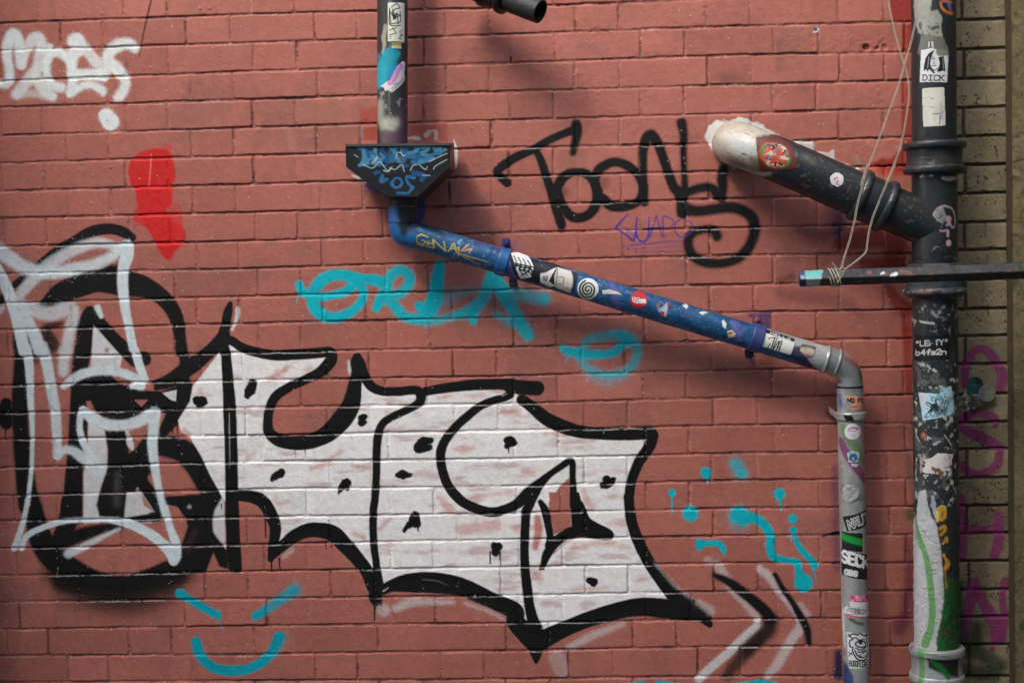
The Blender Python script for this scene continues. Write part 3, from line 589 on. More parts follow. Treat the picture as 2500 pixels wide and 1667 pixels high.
for s in ('c2 1120,415,6 1070,465,8 1018,530,9', 'c2 1018,530,9 1100,580,8 1160,630,10 1172,600,6 1175,550,6 1105,545,6', 'c2 1195,440,6 1185,540,8 1200,615,9 1245,640,8 1285,600,8 1290,520,7 1292,440,6', 'c2 1300,600,6 1345,450,5 1355,440,5 1400,605,5', 'c2 1310,540,5 1400,515,5', 'c2 1415,605,4 1405,445,5 1450,440,5 1495,470,4 1470,520,4 1420,535,4', 'c2 1560,450,4 1510,490,5 1510,560,5 1560,605,4 1620,580,4 1655,530,4 1630,480,4 1590,450,3'):
    st(s, G, .9, 1)
for y0, x0, x1, sl_ in ((680, 1080, 1560, -.10), (700, 1130, 1560, -.06), (722, 1180, 1570, -.01), (665, 1150, 1500, -.1)):
    for x in np.arange(x0, x1, 22): st('c2 %f,%f,3.4 %f,%f,3' % (x, y0+(x-x0)*sl_, x+12, y0+(x+12-x0)*sl_), G, .8, .8, curve=False)
do('c2 1120,698,8 1185,722,9 1245,692,7 1085,678,6', G, .8)
begin('arrow_graffiti', 'white and black double arrow strokes at the lower right of the red wall'); 
for s, c, sf, o in (('c4 1850,570,36 1900,640,36 1960,750,36 2080,880,36 2170,990,34', (196, 186, 180), 7, .6), ('c4 2185,1030,30 2180,1070,34 2080,1165,36 1950,1290,36 1830,1390,36 1700,1510,34', (200, 198, 194), 4, .9),
 ('c4 1835,665,22 1900,690,32 1990,745,40 2130,855,46 2240,950,50 2290,1020,50', K, 5, 1), ('c4 2290,1020,55 2240,1130,55 2150,1220,60 2050,1330,55 1930,1480,45', K, 10, .8), ('d4 270,1040,55 270,1110,60 190,1180,55 80,1280,55', K, 12, .75),
 ('d4 185,610,32 270,680,36 340,780,32 440,900,32 510,1000,36 520,1080,40 450,1180,40 380,1300,42 320,1400,40 250,1480,30', (196, 188, 184), 6, .72), ('d4 520,900,20 580,990,26', (196, 188, 184), 7, .5),
 ('d4 310,655,20 380,780,24 450,880,24 520,1000,32 570,1100,32 590,1220,22', K, 4, 1)): st(s, c, sf, o)
end()
# the spray hardly reached the tops of the bricks: a thin pale line crosses the black strokes at every course
lum = cv.col.mean(-1); a = ledge*sst(.10, .03, lum)*sst(.28, .5, fbm(U, V, 24, 125, 3))*(cv.id > 0)*.5*(.5+.5*cv.rnd)
cv.col = cv.col*(1-a[..., None])+lin((188, 184, 178))*a[..., None]
# chalky arrises: white flecks where the spray missed or the paint was knocked off the edges
fl = (vnoise(U, V, 3, 120) > .86) & (jointm > .15) & (jointm < .9) & (fbm(U, V, 50, 121) > .5)
cv.col[fl] = cv.col[fl]*.6+lin((200, 190, 185))*.4
sp = (cv.rnd > .99975); cv.col[sp] = lin((215, 205, 200))

cv.col *= (1+(cv.rnd-.5)*.12)[..., None]
h = hgt*S
fmid = cv.id[:-1, :-1]
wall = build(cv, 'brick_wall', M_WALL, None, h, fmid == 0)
tag(wall, 'long wall of salmon red painted bricks covered in graffiti', 'brick wall')
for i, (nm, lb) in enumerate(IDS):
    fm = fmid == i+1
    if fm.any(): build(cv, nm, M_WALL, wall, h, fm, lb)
# ------------------------------------------------------------------ buff brick wall, stone pier, pavement
BWALL = Plane((0, 0.012, 0), (1, 0, 0), (0, 0, -1))
bl = [49, 120, 193, 263, 333, 403, 473, 543, 610, 683, 754, 820, 889, 962, 1031, 1096, 1166, 1234, 1302, 1369, 1439, 1505, 1573, 1650]
BV = [BWALL.inv(np.array([2380.]), np.array([float(y)]))[1][0] for y in bl]
BV = [BV[0]-69*k for k in range(8, 0, -1)]+BV+[BV[-1]+69*k for k in range(1, 9)]
b_in = {0: 1870, 2: 1885, 4: 1875, 6: 1885, 8: 1875, 10: 1878, 12: 1875, 14: 1878, 16: 1880, 18: 1875, 20: 1890, 23: 1885}
UB1 = BWALL.inv(np.array([2476.]), np.array([833.]))[0][0]
bu = np.arange(UEDGE-40, UB1+30, 1.9); bv = np.concatenate([np.arange(BV[0], vmin, 4.5), np.arange(vmin, vmax, 1.6), np.arange(vmax, BV[-1], 4.5)])
cb = Canvas(BWALL, bu, bv, (128, 117, 92), .85); U, V = cb.UV()
wv = (fbm(U, V, 30, 130)-.5)*3; wu = (fbm(U, V, 26, 134)-.5)*3
H2 = np.zeros(U.shape); J2 = np.zeros(U.shape); T2_ = np.zeros(U.shape)
UJ = BWALL.inv(np.array([2465.]), np.array([833.]))[0][0]
for k in range(len(BV)-1):
    m = (V+wv >= BV[k]) & (V+wv < BV[k+1]); r2 = np.random.default_rng(900+k)
    js = [-1e4, UJ, UB1-4, 1e4]; kk = k-7
    if kk in b_in: js.insert(1, BWALL.inv(np.array([1800+b_in[kk]/3.36]), np.array([833.]))[0][0])
    elif kk < 0 and kk % 2 == 0: js.insert(1, UJ-102)
    js = np.array(js); b = np.clip(np.searchsorted(js, U+wu), 1, len(js)-1)
    d = np.minimum(np.minimum(U+wu-js[b-1], js[b]-U-wu)-3.2, np.minimum(V+wv-BV[k], BV[k+1]-V-wv)-3.0)
    jm = 1-sst(-1, 2.6, d); hh = r2.normal(0, .5, 6)[b]-jm*4.5; tt = r2.normal(0, 1, 6)[b]
    H2 = np.where(m, hh, H2); J2 = np.where(m, jm, J2); T2_ = np.where(m, tt, T2_)
strip = sst(UJ-3, UJ+2, U); H2 -= strip*4; J2 = np.maximum(J2, strip)
H2 += (fbm(U, V, 8, 140)-.5)*.9+(vnoise(U, V, 3, 143)-.5)*.5+J2*(vnoise(U, V, 5, 141)-.5)*2.5
pit = sst(.76, .84, vnoise(U, V*1.0, 4.5, 145))*sst(.46, .6, fbm(U, V, 45, 146)); H2 -= pit*1.2
cb.col *= (1+.10*T2_+(fbm(U, V, 60, 147)-.5)*.45+(fbm(U, V, 5, 149)-.5)*.4+(cb.rnd-.5)*.2)[..., None]
cb.col = cb.col*(1-J2[..., None]*.7)+lin((26, 23, 18))*J2[..., None]*.7
cb.col = cb.col*(1-pit[..., None]*.75)+lin((35, 30, 24))*pit[..., None]*.75
for s in ('d2 2050,750,5 2055,830,3', 'd2 2055,1170,8 2060,1250,5', 'd2 2035,490,4 2035,600,3', 'd2 2140,60,6 2170,120,4', 'd1 2040,770,5 2050,850,3', 'd3 2050,1450,5 2060,1500,3', 'd2 2000,600,6', 'd1 2120,1220,8 2130,1290,5'): cb.stroke(s, (45, 38, 30), 2, .8, wob=2)
cb.curid = 1; PK = (122, 46, 94)
for s in ('d3 1870,470,36 1865,380,36 1890,270,38 1950,190,36 2010,175,36 2080,220,40 2140,310,40 2175,400,45 2160,480,40', 'd3 1840,760,40 1930,700,40 2030,705,38 2110,740,36', 'd3 1820,810,30 1900,850,44 2000,900,44 2100,950,42 2170,990,30', 'd3 2120,800,26',
          'd3 2150,1040,36 2130,1120,40 2060,1180,38 1960,1200,34 1870,1160,36 1850,1120,30', 'd3 1840,1400,36 1850,1440,30', 'd4 1820,20,36', 'd4 1835,130,34 1850,270,36 1845,400,44 1840,500,44', 'd4 1900,275,36 2000,285,34 2140,270,34', 'd4 2140,170,40 2150,250,40 2140,400,44 2105,500,40',
          'd4 1945,720,46 1935,800,60 1905,900,48 1880,1050,46 1855,1180,50', 'd4 1960,790,56 2020,890,46 2080,990,56 2130,1080,62 2120,1200,40', 'd4 2200,720,44 2180,780,30 2175,880,30 2190,1000,34 2170,1180,34', 'd4 2090,1265,26'): cb.stroke(s, PK, 3.5, .88)
cb.curid = 0
for s, o in (('d4 1840,720,30 1820,900,40 1860,1250,60 2000,1300,60 2150,1400,60', .75), ('d4 1960,1080,40 1950,1200,60', .8), ('d4 2010,780,20 2100,850,26', .4), ('d4 1870,1450,60 2100,1480,60', .7)): cb.stroke(s, (26, 50, 30), 10, o)
fb = cb.id[:-1, :-1]
bwall = tag(build(cb, 'buff_brick_wall', M_RAW, None, H2*S, fb == 0), 'narrow strip of bare buff bricks with dirty black joints right of the soil pipe', 'brick wall')
build(cb, 'pink_graffiti', M_RAW, bwall, H2*S, fb == 1, 'faded pink spray letters running down the buff bricks')

def plane_piece(name, pl, u, v, base, mat, parent, hf=None, paint=None, rough=.8, label=None):
    c = Canvas(pl, u, v, base, rough); U, V = c.UV()
    if paint: paint(c, U, V)
    return build(c, name, mat, parent, (hf(U, V) if hf else 0.0), None, label)
x0 = at(2474, 833, .045)[0]
pier = empty('stone_pier', (x0, 0, 0), 'stained render covered pier at the right edge of the photo', 'pier')
def pier_paint(c, U, V):
    n = fbm(U, V*.35, 40, 150, 4); g = sst(.4, .7, n)
    c.col[:] = c.col*(1-g[..., None]*.5)+lin((92, 82, 60))*g[..., None]*.5
    g = sst(.55, .7, fbm(U, V, 12, 155, 4))*.5; c.col[:] = c.col*(1-g[..., None])+lin((60, 54, 42))*g[..., None]
    c.col *= (1+(fbm(U, V, 5, 158)-.5)*.5)[..., None]; c.stroke('d1 2270,1330,5 2400,1290,5', (30, 26, 20), 1, .9); c.stroke('d2 2268,480,4 2400,480,4', (30, 26, 20), 1, .8)
    c.stroke('d4 2350,1080,40', (24, 80, 36), 8, .8)
hfp = lambda U, V: ((fbm(U, V, 30, 160, 4)-.5)*5+(fbm(U, V, 7, 164)-.5)*1.4)*S
vv = np.arange(vmin-400, vmax+400, 2.2)
plane_piece('front_face', Plane((x0, -.045, 0), (1, 0, 0), (0, 0, -1)), np.arange(0, 160, 1.8), vv, (112, 103, 76), M_RAW, pier, hfp, pier_paint)
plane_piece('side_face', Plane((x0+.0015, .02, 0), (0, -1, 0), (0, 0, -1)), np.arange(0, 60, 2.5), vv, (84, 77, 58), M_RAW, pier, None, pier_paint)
plane_piece('shade_return', Plane((x0+158*S, -.04, 0), (0, -1, 0), (0, 0, -1)), np.arange(0, 960, 6), vv, (84, 78, 62), M_RAW, pier, None, None)  # unseen deep return added beyond the pier to shade the wall's right end
plane_piece('shade_return_end', Plane((x0+158*S, -.04-959*S, 0), (1, 0, 0), (0, 0, -1)), np.arange(0, 500, 5), vv, (84, 78, 62), M_RAW, pier, None, None)

gm = bpy.data.materials.new('paving'); gm.use_nodes = True
gn = gm.node_tree.nodes; gb = gn['Principled BSDF']; tx = gn.new('ShaderNodeTexNoise'); tx.inputs['Scale'].default_value = 6; rp_ = gn.new('ShaderNodeValToRGB')
rp_.color_ramp.elements[0].color = (.045, .045, .043, 1); rp_.color_ramp.elements[1].color = (.09, .088, .085, 1)
gm.node_tree.links.new(tx.outputs['Fac'], rp_.inputs[0]); gm.node_tree.links.new(rp_.outputs[0], gb.inputs['Base Color']); gb.inputs['Roughness'].default_value = .85
me = bpy.data.meshes.new('pavement'); me.from_pydata([(-40, -40, -1.85), (40, -40, -1.85), (40, .3, -1.85), (-40, .3, -1.85)], [], [(0, 1, 2, 3)]); me.materials.append(gm)
go = bpy.data.objects.new('pavement', me); SC.collection.objects.link(go); go['kind'] = 'structure'

bm_ = bpy.data.materials.new('dark_render'); bm_.use_nodes = True
bn = bm_.node_tree.nodes; tx = bn.new('ShaderNodeTexNoise'); tx.inputs['Scale'].default_value = 1.5; rq = bn.new('ShaderNodeValToRGB')
rq.color_ramp.elements[0].color = (.26, .25, .23, 1); rq.color_ramp.elements[1].color = (.4, .38, .35, 1)
bm_.node_tree.links.new(tx.outputs['Fac'], rq.inputs[0]); bm_.node_tree.links.new(rq.outputs[0], bn['Principled BSDF'].inputs['Base Color'])
# three unseen blocks added to shade the wall's edges, leaving a gap for daylight
GX, GZ = -6.5*math.tan(SUN_AZ-math.pi), 6.5/math.cos(SUN_AZ-math.pi)*math.tan(SUN_EL)
for nm, xa, xb, zt in (('shade_block', GX-1.3, GX+.02, GZ-1.25), ('shade_block', GX-9, GX-1.3, GZ+1.6), ('shade_block', GX+.02, GX+16, GZ+1.6)):
    me = bpy.data.meshes.new(nm)
    me.from_pydata([(x+(y+6.5)*math.tan(SUN_AZ-math.pi), y, z) for x in (xa, xb) for y in (-11, -6.5) for z in (-1.84, zt)], [], [(0, 1, 3, 2), (4, 6, 7, 5), (0, 4, 5, 1), (2, 3, 7, 6), (1, 5, 7, 3)])
    me.materials.append(bm_); ob = bpy.data.objects.new(nm, me); SC.collection.objects.link(ob); ob['kind'] = 'structure'

me = bpy.data.meshes.new('shade_pier')  # unseen pier added out of view to darken the wall's left end
me.from_pydata([(x, y, z) for x in (-2.9, -1.80) for y in (-.55, .02) for z in (-1.84, 3.2)], [], [(0, 1, 3, 2), (4, 6, 7, 5), (0, 4, 5, 1), (1, 5, 7, 3)])
pm = bm_.copy(); pm.name = 'dull_red_paint'; pr_ = pm.node_tree.nodes['Color Ramp'].color_ramp
pr_.elements[0].color = (.20, .075, .055, 1); pr_.elements[1].color = (.30, .12, .09, 1)
me.materials.append(pm); ob = bpy.data.objects.new('shade_pier', me); SC.collection.objects.link(ob); ob['kind'] = 'structure'

# ------------------------------------------------------------------ builders for pipes, stickers, fittings
def rm(px, d): return px*(CAM_D-d)/F_PX
def pipe(name, surf, base, mat, parent, paint=None, label=None, rough=.5, bump=.35, du=1.9, dv=1.9, seed=200):
    n = int(2*surf.umax/du)+2; u = np.linspace(-surf.umax, surf.umax, n)
    v = np.unique(np.concatenate([np.arange(0, surf.t[-1], dv), surf.t])) if isinstance(surf, Lathe) else np.arange(0, surf.t[-1], dv)
    c = Canvas(surf, u, v, base, rough); U, V = c.UV()
    c.h = (fbm(U, V, 26, seed, 3)-.5)*bump*3+(fbm(U, V, 6, seed+4)-.5)*bump
    c.h *= np.cos(np.pi*U/(2*surf.umax+4))   # close the seam at the back
    c.col *= (1+(fbm(U, V, 40, seed+7, 3)-.5)*.25)[..., None]
    if paint: paint(c, U, V)
    o = build(c, name, mat, parent, c.h*S, None, label)
    return o
def peel(c, U, V, color, sc, thr, seed, op=1.0, raise_=.6, mask=None, rough=None):
    a = sst(thr, thr+.03, fbm(U, V, sc, seed, 4))*op
    if mask is not None: a = a*mask
    sl = (slice(None), slice(None)); c.blend(sl, a, color, rough)
    if hasattr(c, 'h'): c.h = c.h+a*raise_
def fleck(c, U, V, color, sc, thr, seed, op=1.0, mask=None):
    a = sst(thr, thr+.06, vnoise(U, V, sc, seed))*op
    if mask is not None: a = a*mask
    c.blend((slice(None), slice(None)), a, color)
def vband(c, U, V, y0, y1, x=2283, soft=8):     # mask along a vertical pipe between two heights
    a = c.inv(np.array([float(x)]), np.array([float(y0)]))[1][0]; b = c.inv(np.array([float(x)]), np.array([float(y1)]))[1][0]
    return sst(a-soft, a+soft, V)*(1-sst(b-soft, b+soft, V))

def sticker(surf, parent, shape, base, name, label, paint=None, mat=None, lift=.0009, wob=0.0, rough=.5, pitch=1.0, circle=False, wr=0.0):
    x, y, r = pts(shape); 
    if circle:
        n = 40; a = np.linspace(0, 2*np.pi, n, endpoint=False); x, y = x[0]+r[0]*np.cos(a), y[0]+r[0]*np.sin(a); r = np.zeros(n)
    Uq, Vq = surf.inv(x, y); Q = np.stack([Uq, Vq, r*0], 1)
    u = np.arange(Q[:, 0].min()-3, Q[:, 0].max()+3, pitch); v = np.arange(Q[:, 1].min()-3, Q[:, 1].max()+3, pitch)
    c = Canvas(surf, u, v, base, rough); U, V = c.UV(); sl, D = c.polydist(Q, 6)
    F = np.full(U.shape, 50.); F[sl] = D
    if wob: F = F+(fbm(U, V, 10, 300+len(label or name))-.5)*2*wob
    c.keep = F < 0; c.edge = F
    if paint: paint(c, U, V)
    h = lift+((fbm(U, V, 12, 310)-.5)*.0012*max(wr, .25))+np.where(F > -1.2, -.0004, 0)
    return build(c, name, mat or M_STICK, parent, h, None, label)

FONT = {'A': '0,6 2,0 4,6|1,4 3,4', 'B': '0,0 0,6|0,0 3,0 4,1.5 3,3 0,3|3,3 4,4.5 3,6 0,6', 'C': '4,1 3,0 1,0 0,1.5 0,4.5 1,6 3,6 4,5', 'D': '0,0 0,6|0,0 2.5,0 4,2 4,4 2.5,6 0,6', 'E': '4,0 0,0 0,6 4,6|0,3 3,3',
 'F': '4,0 0,0 0,6|0,3 3,3', 'G': '4,1 3,0 1,0 0,1.5 0,4.5 1,6 3,6 4,4.5 4,3.2 2.4,3.2', 'H': '0,0 0,6|4,0 4,6|0,3 4,3', 'I': '2,0 2,6|1,0 3,0|1,6 3,6', 'J': '4,0 4,4.5 3,6 1,6 0,4.7', 'K': '0,0 0,6|4,0 0,3.3|1,2.6 4,6', 'L': '0,0 0,6 4,6',
 'M': '0,6 0,0 2,3.5 4,0 4,6', 'N': '0,6 0,0 4,6 4,0', 'O': '1,0 3,0 4,1.5 4,4.5 3,6 1,6 0,4.5 0,1.5 1,0', 'R': '0,6 0,0 3,0 4,1.5 3,3 0,3|2,3 4,6', 'S': '4,1 3,0 1,0 0,1.4 1,2.8 3,3.2 4,4.6 3,6 1,6 0,5', 'T': '0,0 4,0|2,0 2,6',
 'U': '0,0 0,4.5 1,6 3,6 4,4.5 4,0', 'V': '0,0 2,6 4,0', 'Y': '0,0 2,3 4,0|2,3 2,6', '2': '0,1.2 1,0 3,0 4,1.4 0,6 4,6', '3': '0,0.5 2,0 4,1.3 2,3 4,4.5 2,6 0,5.5', '4': '3,6 3,0 0,4 4,4', '*': '2,0 2,2.4|1,.6 3,1.8|3,.6 1,1.8', "'": '2,0 2,1.6', '.': '2,5.6 2,6', '-': '1,3 3,3', ' ': '',
 'a': '0.3,2.4 3.2,2.2 3.6,3 3.6,6|3.6,4 1,4 .4,5 1,6 3.6,5.4', 'b': '0,0 0,6 3,6 4,4.5 3,2.6 0,2.8', 'd': '4,0 4,6 1,6 0,4.4 1,2.6 4,2.8', 'e': '0,4.2 4,4.2 3.4,2.4 1,2.4 0,4.2 1,6 3.6,5.8', 'f': '4,.4 2.6,0 2,1 2,6|.6,2.6 3.6,2.6', 'i': '2,2.4 2,6|2,.6 2,1', 'j': '3,2.4 3,6.8 1.6,7.6 .6,7|3,.6 3,1',
 'l': '2,0 2,6', 'm': '0,2.4 0,6|0,3 1.4,2.4 2,3.2 2,6|2,3.2 3.4,2.4 4,3.2 4,6', 'n': '0,2.4 0,6|0,3.2 2.4,2.4 4,3.4 4,6', 'o': '1,2.4 3,2.4 4,4 3,6 1,6 0,4 1,2.4', 's': '4,2.8 1,2.4 .2,3.3 3.6,4.8 3,6 0,5.7', 'y': '0,2.4 2,5.6|4,2.4 1.4,7.6 0,7.6', 'r': '0,2.4 0,6|0,3.6 2,2.4 3.6,2.6', 'u': '0,2.4 0,5 1.4,6 4,5|4,2.4 4,6', 't': '2,0.8 2,5.4 3.6,6|.6,2.4 3.6,2.4'}
def text(c, tile, s, x0, y0, x1, y1, hx, hy, r, color, soft=.7, gap=1.3, serif=False):
    """letters from (x0, y0) to (x1, y1) along the top of the line; (hx, hy) is the down vector; tile units"""
    n = len(s); adv = 4+gap; L = n*adv-gap; ox, oy = TILE[tile[0]], TROW[tile[1]]
    for i, ch in enumerate(s):
        g = FONT.get(ch, '')
        for pl in g.split('|'):
            if not pl: continue
            P = np.array([[float(q) for q in t.split(',')] for t in pl.split()])
            tx_ = (P[:, 0]+i*adv)/L; ty = P[:, 1]/6
            X = x0+(x1-x0)*tx_+hx*ty; Y = y0+(y1-y0)*tx_+hy*ty
            c.stroke(np.stack([ox+X/3.36, oy+Y/3.36, np.full(len(X), r/3.36)], 1), color, soft, curve=False)
def scrib(c, tile, x0, y0, x1, y1, n, r, color, seed, soft=.8):
    q = np.random.default_rng(seed); P = np.stack([q.uniform(x0, x1, n), q.uniform(y0, y1, n)], 1)
    c.stroke(tile+' '+' '.join('%.1f,%.1f,%.1f' % (a, b, r) for a, b in P), color, soft)

def flat(name, verts, faces, color, mat, parent, rough=.55, bevel=0.0, label=None, smooth=False):
    me = bpy.data.meshes.new(name); me.from_pydata([tuple(map(float, v)) for v in verts], [], faces); me.update()
    if bevel:
        import bmesh
        bm = bmesh.new(); bm.from_mesh(me); bmesh.ops.recalc_face_normals(bm, faces=bm.faces)
        bmesh.ops.bevel(bm, geom=list(bm.edges), offset=bevel, segments=2, affect='EDGES'); bm.to_mesh(me); bm.free()
    ca = me.color_attributes.new('col', 'FLOAT_COLOR', 'POINT'); n = len(me.vertices)
    L = lin(color); C = np.tile(np.array([L[0], L[1], L[2], rough], np.float32), n); ca.data.foreach_set('color', C)
    me.materials.append(mat); o = bpy.data.objects.new(name, me); SC.collection.objects.link(o)
    if parent: o.parent = parent
    if label: o['label'] = label
    return o
def box(name, c, ax, ay, az, color, mat, parent, bevel=.0015, **k):
    c, ax, ay, az = map(np.asarray, (c, ax, ay, az)); V8 = [c+i*ax+j*ay+l*az for i in (-1, 1) for j in (-1, 1) for l in (-1, 1)]
    return flat(name, V8, [(0, 1, 3, 2), (4, 6, 7, 5), (0, 4, 5, 1), (2, 3, 7, 6), (0, 2, 6, 4), (1, 5, 7, 3)], color, mat, parent, bevel=bevel, **k)
def bolt(parent, px, py, d, r, color, dirn=(0, -1, 0), ln=.010):
    p = at(px, py, d); e = np.array(dirn, float)
    q = rm(r, d); s = Lathe(p, p+e*ln, [(0, q*1.5), (.002, q*1.5), (.0021, q), (ln-.002, q), (ln, q*.7), (ln, .0001)])
    return pipe('bolt', s, color, M_METAL, parent, bump=.1, du=1, dv=1)
def ring(name, P0, P1, a0, prof, color, mat, parent, paint=None, **k):
    ax = (P1-P0)/np.linalg.norm(P1-P0); p = P0+ax*a0; prof = [(a, r) for a, r in prof]
    return pipe(name, Lathe(p, p+ax, prof), color, mat, parent, paint, **k)
def bead(r0, r1, w, n=9):
    t = np.linspace(0, math.pi, n); return [(w*(1-math.cos(x))/2, r0+(r1-r0)*math.sin(x)**.7) for x in t]

# ------------------------------------------------------------------ upper downpipe into the hopper
GD = .11
def updown_paint(c, U, V):
    fleck(c, U, V, (60, 62, 62), 3.0, .85, 210, .6)
    c.stroke('b1 1145,215,16 1130,300,18 1135,380,12 1125,430,18', (150, 148, 125), 2, .9, wob=3)
    c.stroke('b1 1130,760,8 1112,800,6', (150, 150, 140), 1.2, .8, wob=2)
    c.stroke('b1 1185,-10,10 1190,400,8', (120, 116, 108), 1.5, .5)
    c.stroke('b1 1150,520,70 1195,450,60 1230,440,40', (0, 140, 155), 5, 1); c.stroke('b1 1100,560,60 1120,640,50 1090,690,40 1080,640,40', (10, 152, 168), 5, .95)
    c.stroke('b1 1220,560,40 1180,620,34', (10, 130, 170), 6, .9); c.stroke('b1 1090,470,26', (70, 120, 170), 8, .8)
    c.stroke('b1 1100,850,40 1100,960,46 1130,1020,50', (150, 152, 138), 9, .85); c.stroke('b1 1200,1030,70 1240,1010,40', (176, 176, 156), 12, .85)
    c.stroke('b1 1290,900,30 1290,1030,34 1270,1080,40', (96, 56, 92), 9, .7); c.stroke('b1 1150,1130,60 1220,1140,60 1290,1120,40', (92, 64, 78), 6, .9)
    peel(c, U, V, (150, 148, 138), 14, .66, 214, .7, .5, vband(c, U, V, 225, 262, 958)); fleck(c, U, V, (96, 78, 82), 7, .72, 216, .6, vband(c, U, V, 320, 352, 958))
    c.stroke('b1 1175,760,3 1178,1060,2', (150, 150, 130), 1.2, .6)
down = empty('downpipe', (0, 0, 0), 'short black downpipe dropping into the hopper, splashed with turquoise paint', 'pipe')
UPS = Lathe(at(958, -420, GD), at(958, 356, GD), [(0, rm(37, GD)), (np.linalg.norm(at(958, -420, GD)-at(958, 356, GD)), rm(37, GD))])
pipe('pipe_body', UPS, (42, 44, 45), M_METAL, down, updown_paint)
def p_paper(c, U, V):
    K2 = (18, 18, 18)
    c.stroke('b1 1195,60,4 1240,30,4 1265,70,4 1225,75,4 1200,110,4 1270,130,4 1215,150,4 1180,90,4 1190,200,4 1250,190,4 1270,180,4 1265,100,4', K2, .9, curve=False)
    c.stroke('b1 1180,70,4 1180,200,4 1235,215,4 1270,210,4', K2, .9); c.stroke('b1 1205,80,4 1215,160,7 1240,110,4 1250,200,4', K2, .9, curve=False)
    c.stroke('b1 1180,250,3.5 1235,230,3.5', K2, .8); c.stroke('b1 1205,235,3.5 1235,275,3.5 1180,290,3', K2, .8, curve=False); c.stroke('b1 1215,130,9 1225,150,9', K2, .9)
    for y in (290, 305, 320): c.stroke('b1 1178,%d,2.5 1192,%d,2.5' % (y, y), K2, .6, curve=False)
    c.stroke('b1 1280,250,3 1262,265,3 1278,285,3 1262,295,3', K2, .7); c.stroke('b1 1285,290,3 1262,310,3 1275,325,3 1250,320,3', K2, .7)
sticker(UPS, down, 'b1 1162,25 1303,28 1302,355 1165,345', (208, 210, 190), 'paper_sticker', 'white paper sticker with a black marker scrawl', p_paper)
sticker(UPS, down, 'b1 1196,352 1278,352 1276,406 1196,404', (178, 160, 84), 'label_sticker', 'small mustard yellow label under the paper sticker', lambda c, U, V: (c.stroke('b1 1190,395,9 1285,396,9', (190, 190, 185), .8, curve=False), c.stroke('b1 1200,370,3 1230,362,3 1270,372,3', (90, 74, 30), .8)))
def p_ticket(c, U, V):
    c.stroke('b1 1185,680,20 1230,610,22 1270,540,20', (186, 110, 166), 1.5, .9, wob=2)
    for i in range(6): c.stroke('b1 %d,%d,13' % (1190+14*i, 675-25*i), (206, 150, 192), 2, .8)
    c.stroke('b1 1200,745,2.5 1300,650,2.5', (90, 90, 90), .7); c.stroke('b1 1195,730,2.5 1290,640,2.5', (120, 110, 120), .7)
    scrib(c, 'b1', 1210, 655, 1290, 735, 12, 1.6, (120, 110, 120), 5)
sticker(UPS, down, 'b1 1105,712 1140,680 1180,655 1215,590 1255,525 1285,502 1310,515 1300,600 1308,660 1262,715 1200,762 1160,742 1145,755 1130,722', (206, 200, 204), 'torn_sticker', 'torn white sticker with a pink drawing across the pipe', p_ticket, wob=1.2)

# ------------------------------------------------------------------ hopper head
hop = empty('hopper_head', (0, 0, 0), 'black hopper head covered in blue scribbled paint under the short downpipe', 'hopper')
HF, HB = .19, .035
front_px = [(843, 353), (1100, 350), (1098, 409), (1020, 481), (944, 481), (845, 409)]
FP = [at(x, y, HF) for x, y in front_px]; HPL = Plane((0, -HF, 0), (1, 0, 0), (0, 0, -1))
u_, v_ = HPL.inv(np.array([838., 1105.]), np.array([346., 486.]))
c = Canvas(HPL, np.arange(u_[0], u_[1], 1.0), np.arange(v_[0], v_[1], 1.0), (24, 24, 24), .35); U, V = c.UV()
Q = np.array([[*[q[0] for q in HPL.inv(np.array([float(x)]), np.array([float(y)]))], 0] for x, y in front_px])
sl, D = c.polydist(Q, 4); c.keep = np.zeros(U.shape, bool); c.keep[sl] = D < 0
fleck(c, U, V, (70, 72, 72), 3, .88, 230, .6)
B1, B2, B3 = (38, 100, 140), (64, 126, 154), (22, 76, 124)
for s, col in (('b1 930,1215,14 970,1210,16 1010,1200,14 1060,1215,16 1050,1250,16 980,1260,14', B1), ('b1 965,1215,18 975,1290,18 960,1340,18', B2), ('b1 1000,1300,20 1060,1290,18 1110,1320,16 1050,1340,14', B2),
   ('b1 1130,1200,14 1110,1240,12 1140,1260,14 1160,1320,18 1180,1330,14', B3), ('b1 1200,1200,12 1170,1280,14 1150,1330,14', B3), ('b1 1235,1200,14 1200,1320,16', B1), ('b1 1300,1200,14 1360,1190,16 1410,1215,16 1380,1250,14 1320,1260,14', B2),
   ('b1 1310,1210,16 1300,1290,20 1290,1330,20', B3), ('b1 1330,1280,18 1400,1290,18 1440,1320,18 1370,1330,16', B1), ('b1 1450,1210,14 1500,1205,14 1480,1240,14 1440,1260,14 1500,1280,16', B2), ('b1 1540,1190,10 1560,1240,12 1590,1200,10 1600,1240,12 1635,1230,12', B2),
   ('b1 930,1360,14 1000,1340,14', B2), ('b1 1400,1340,16 1470,1320,16 1540,1300,12', B2), ('b1 1060,1420,16 1100,1410,12', B3), ('b1 1120,1440,12 1110,1490,12 1160,1470,12', B1), ('b1 1230,1460,12 1200,1500,12 1230,1540,12 1280,1510,12 1270,1470,12 1230,1460,12', B1),
   ('b1 1380,1460,14 1320,1450,12 1330,1500,12 1370,1540,12', B1), ('b2 1370,190,12 1330,240,12 1245,240,10', B1), ('b1 1380,1420,18 1460,1440,18 1440,1480,14', B3), ('b1 1060,1230,10 1080,1290,10', B2), ('b1 1210,1290,30 1280,1310,30', (50, 90, 110))): c.stroke(s, col, 1.5, .93, wob=2)
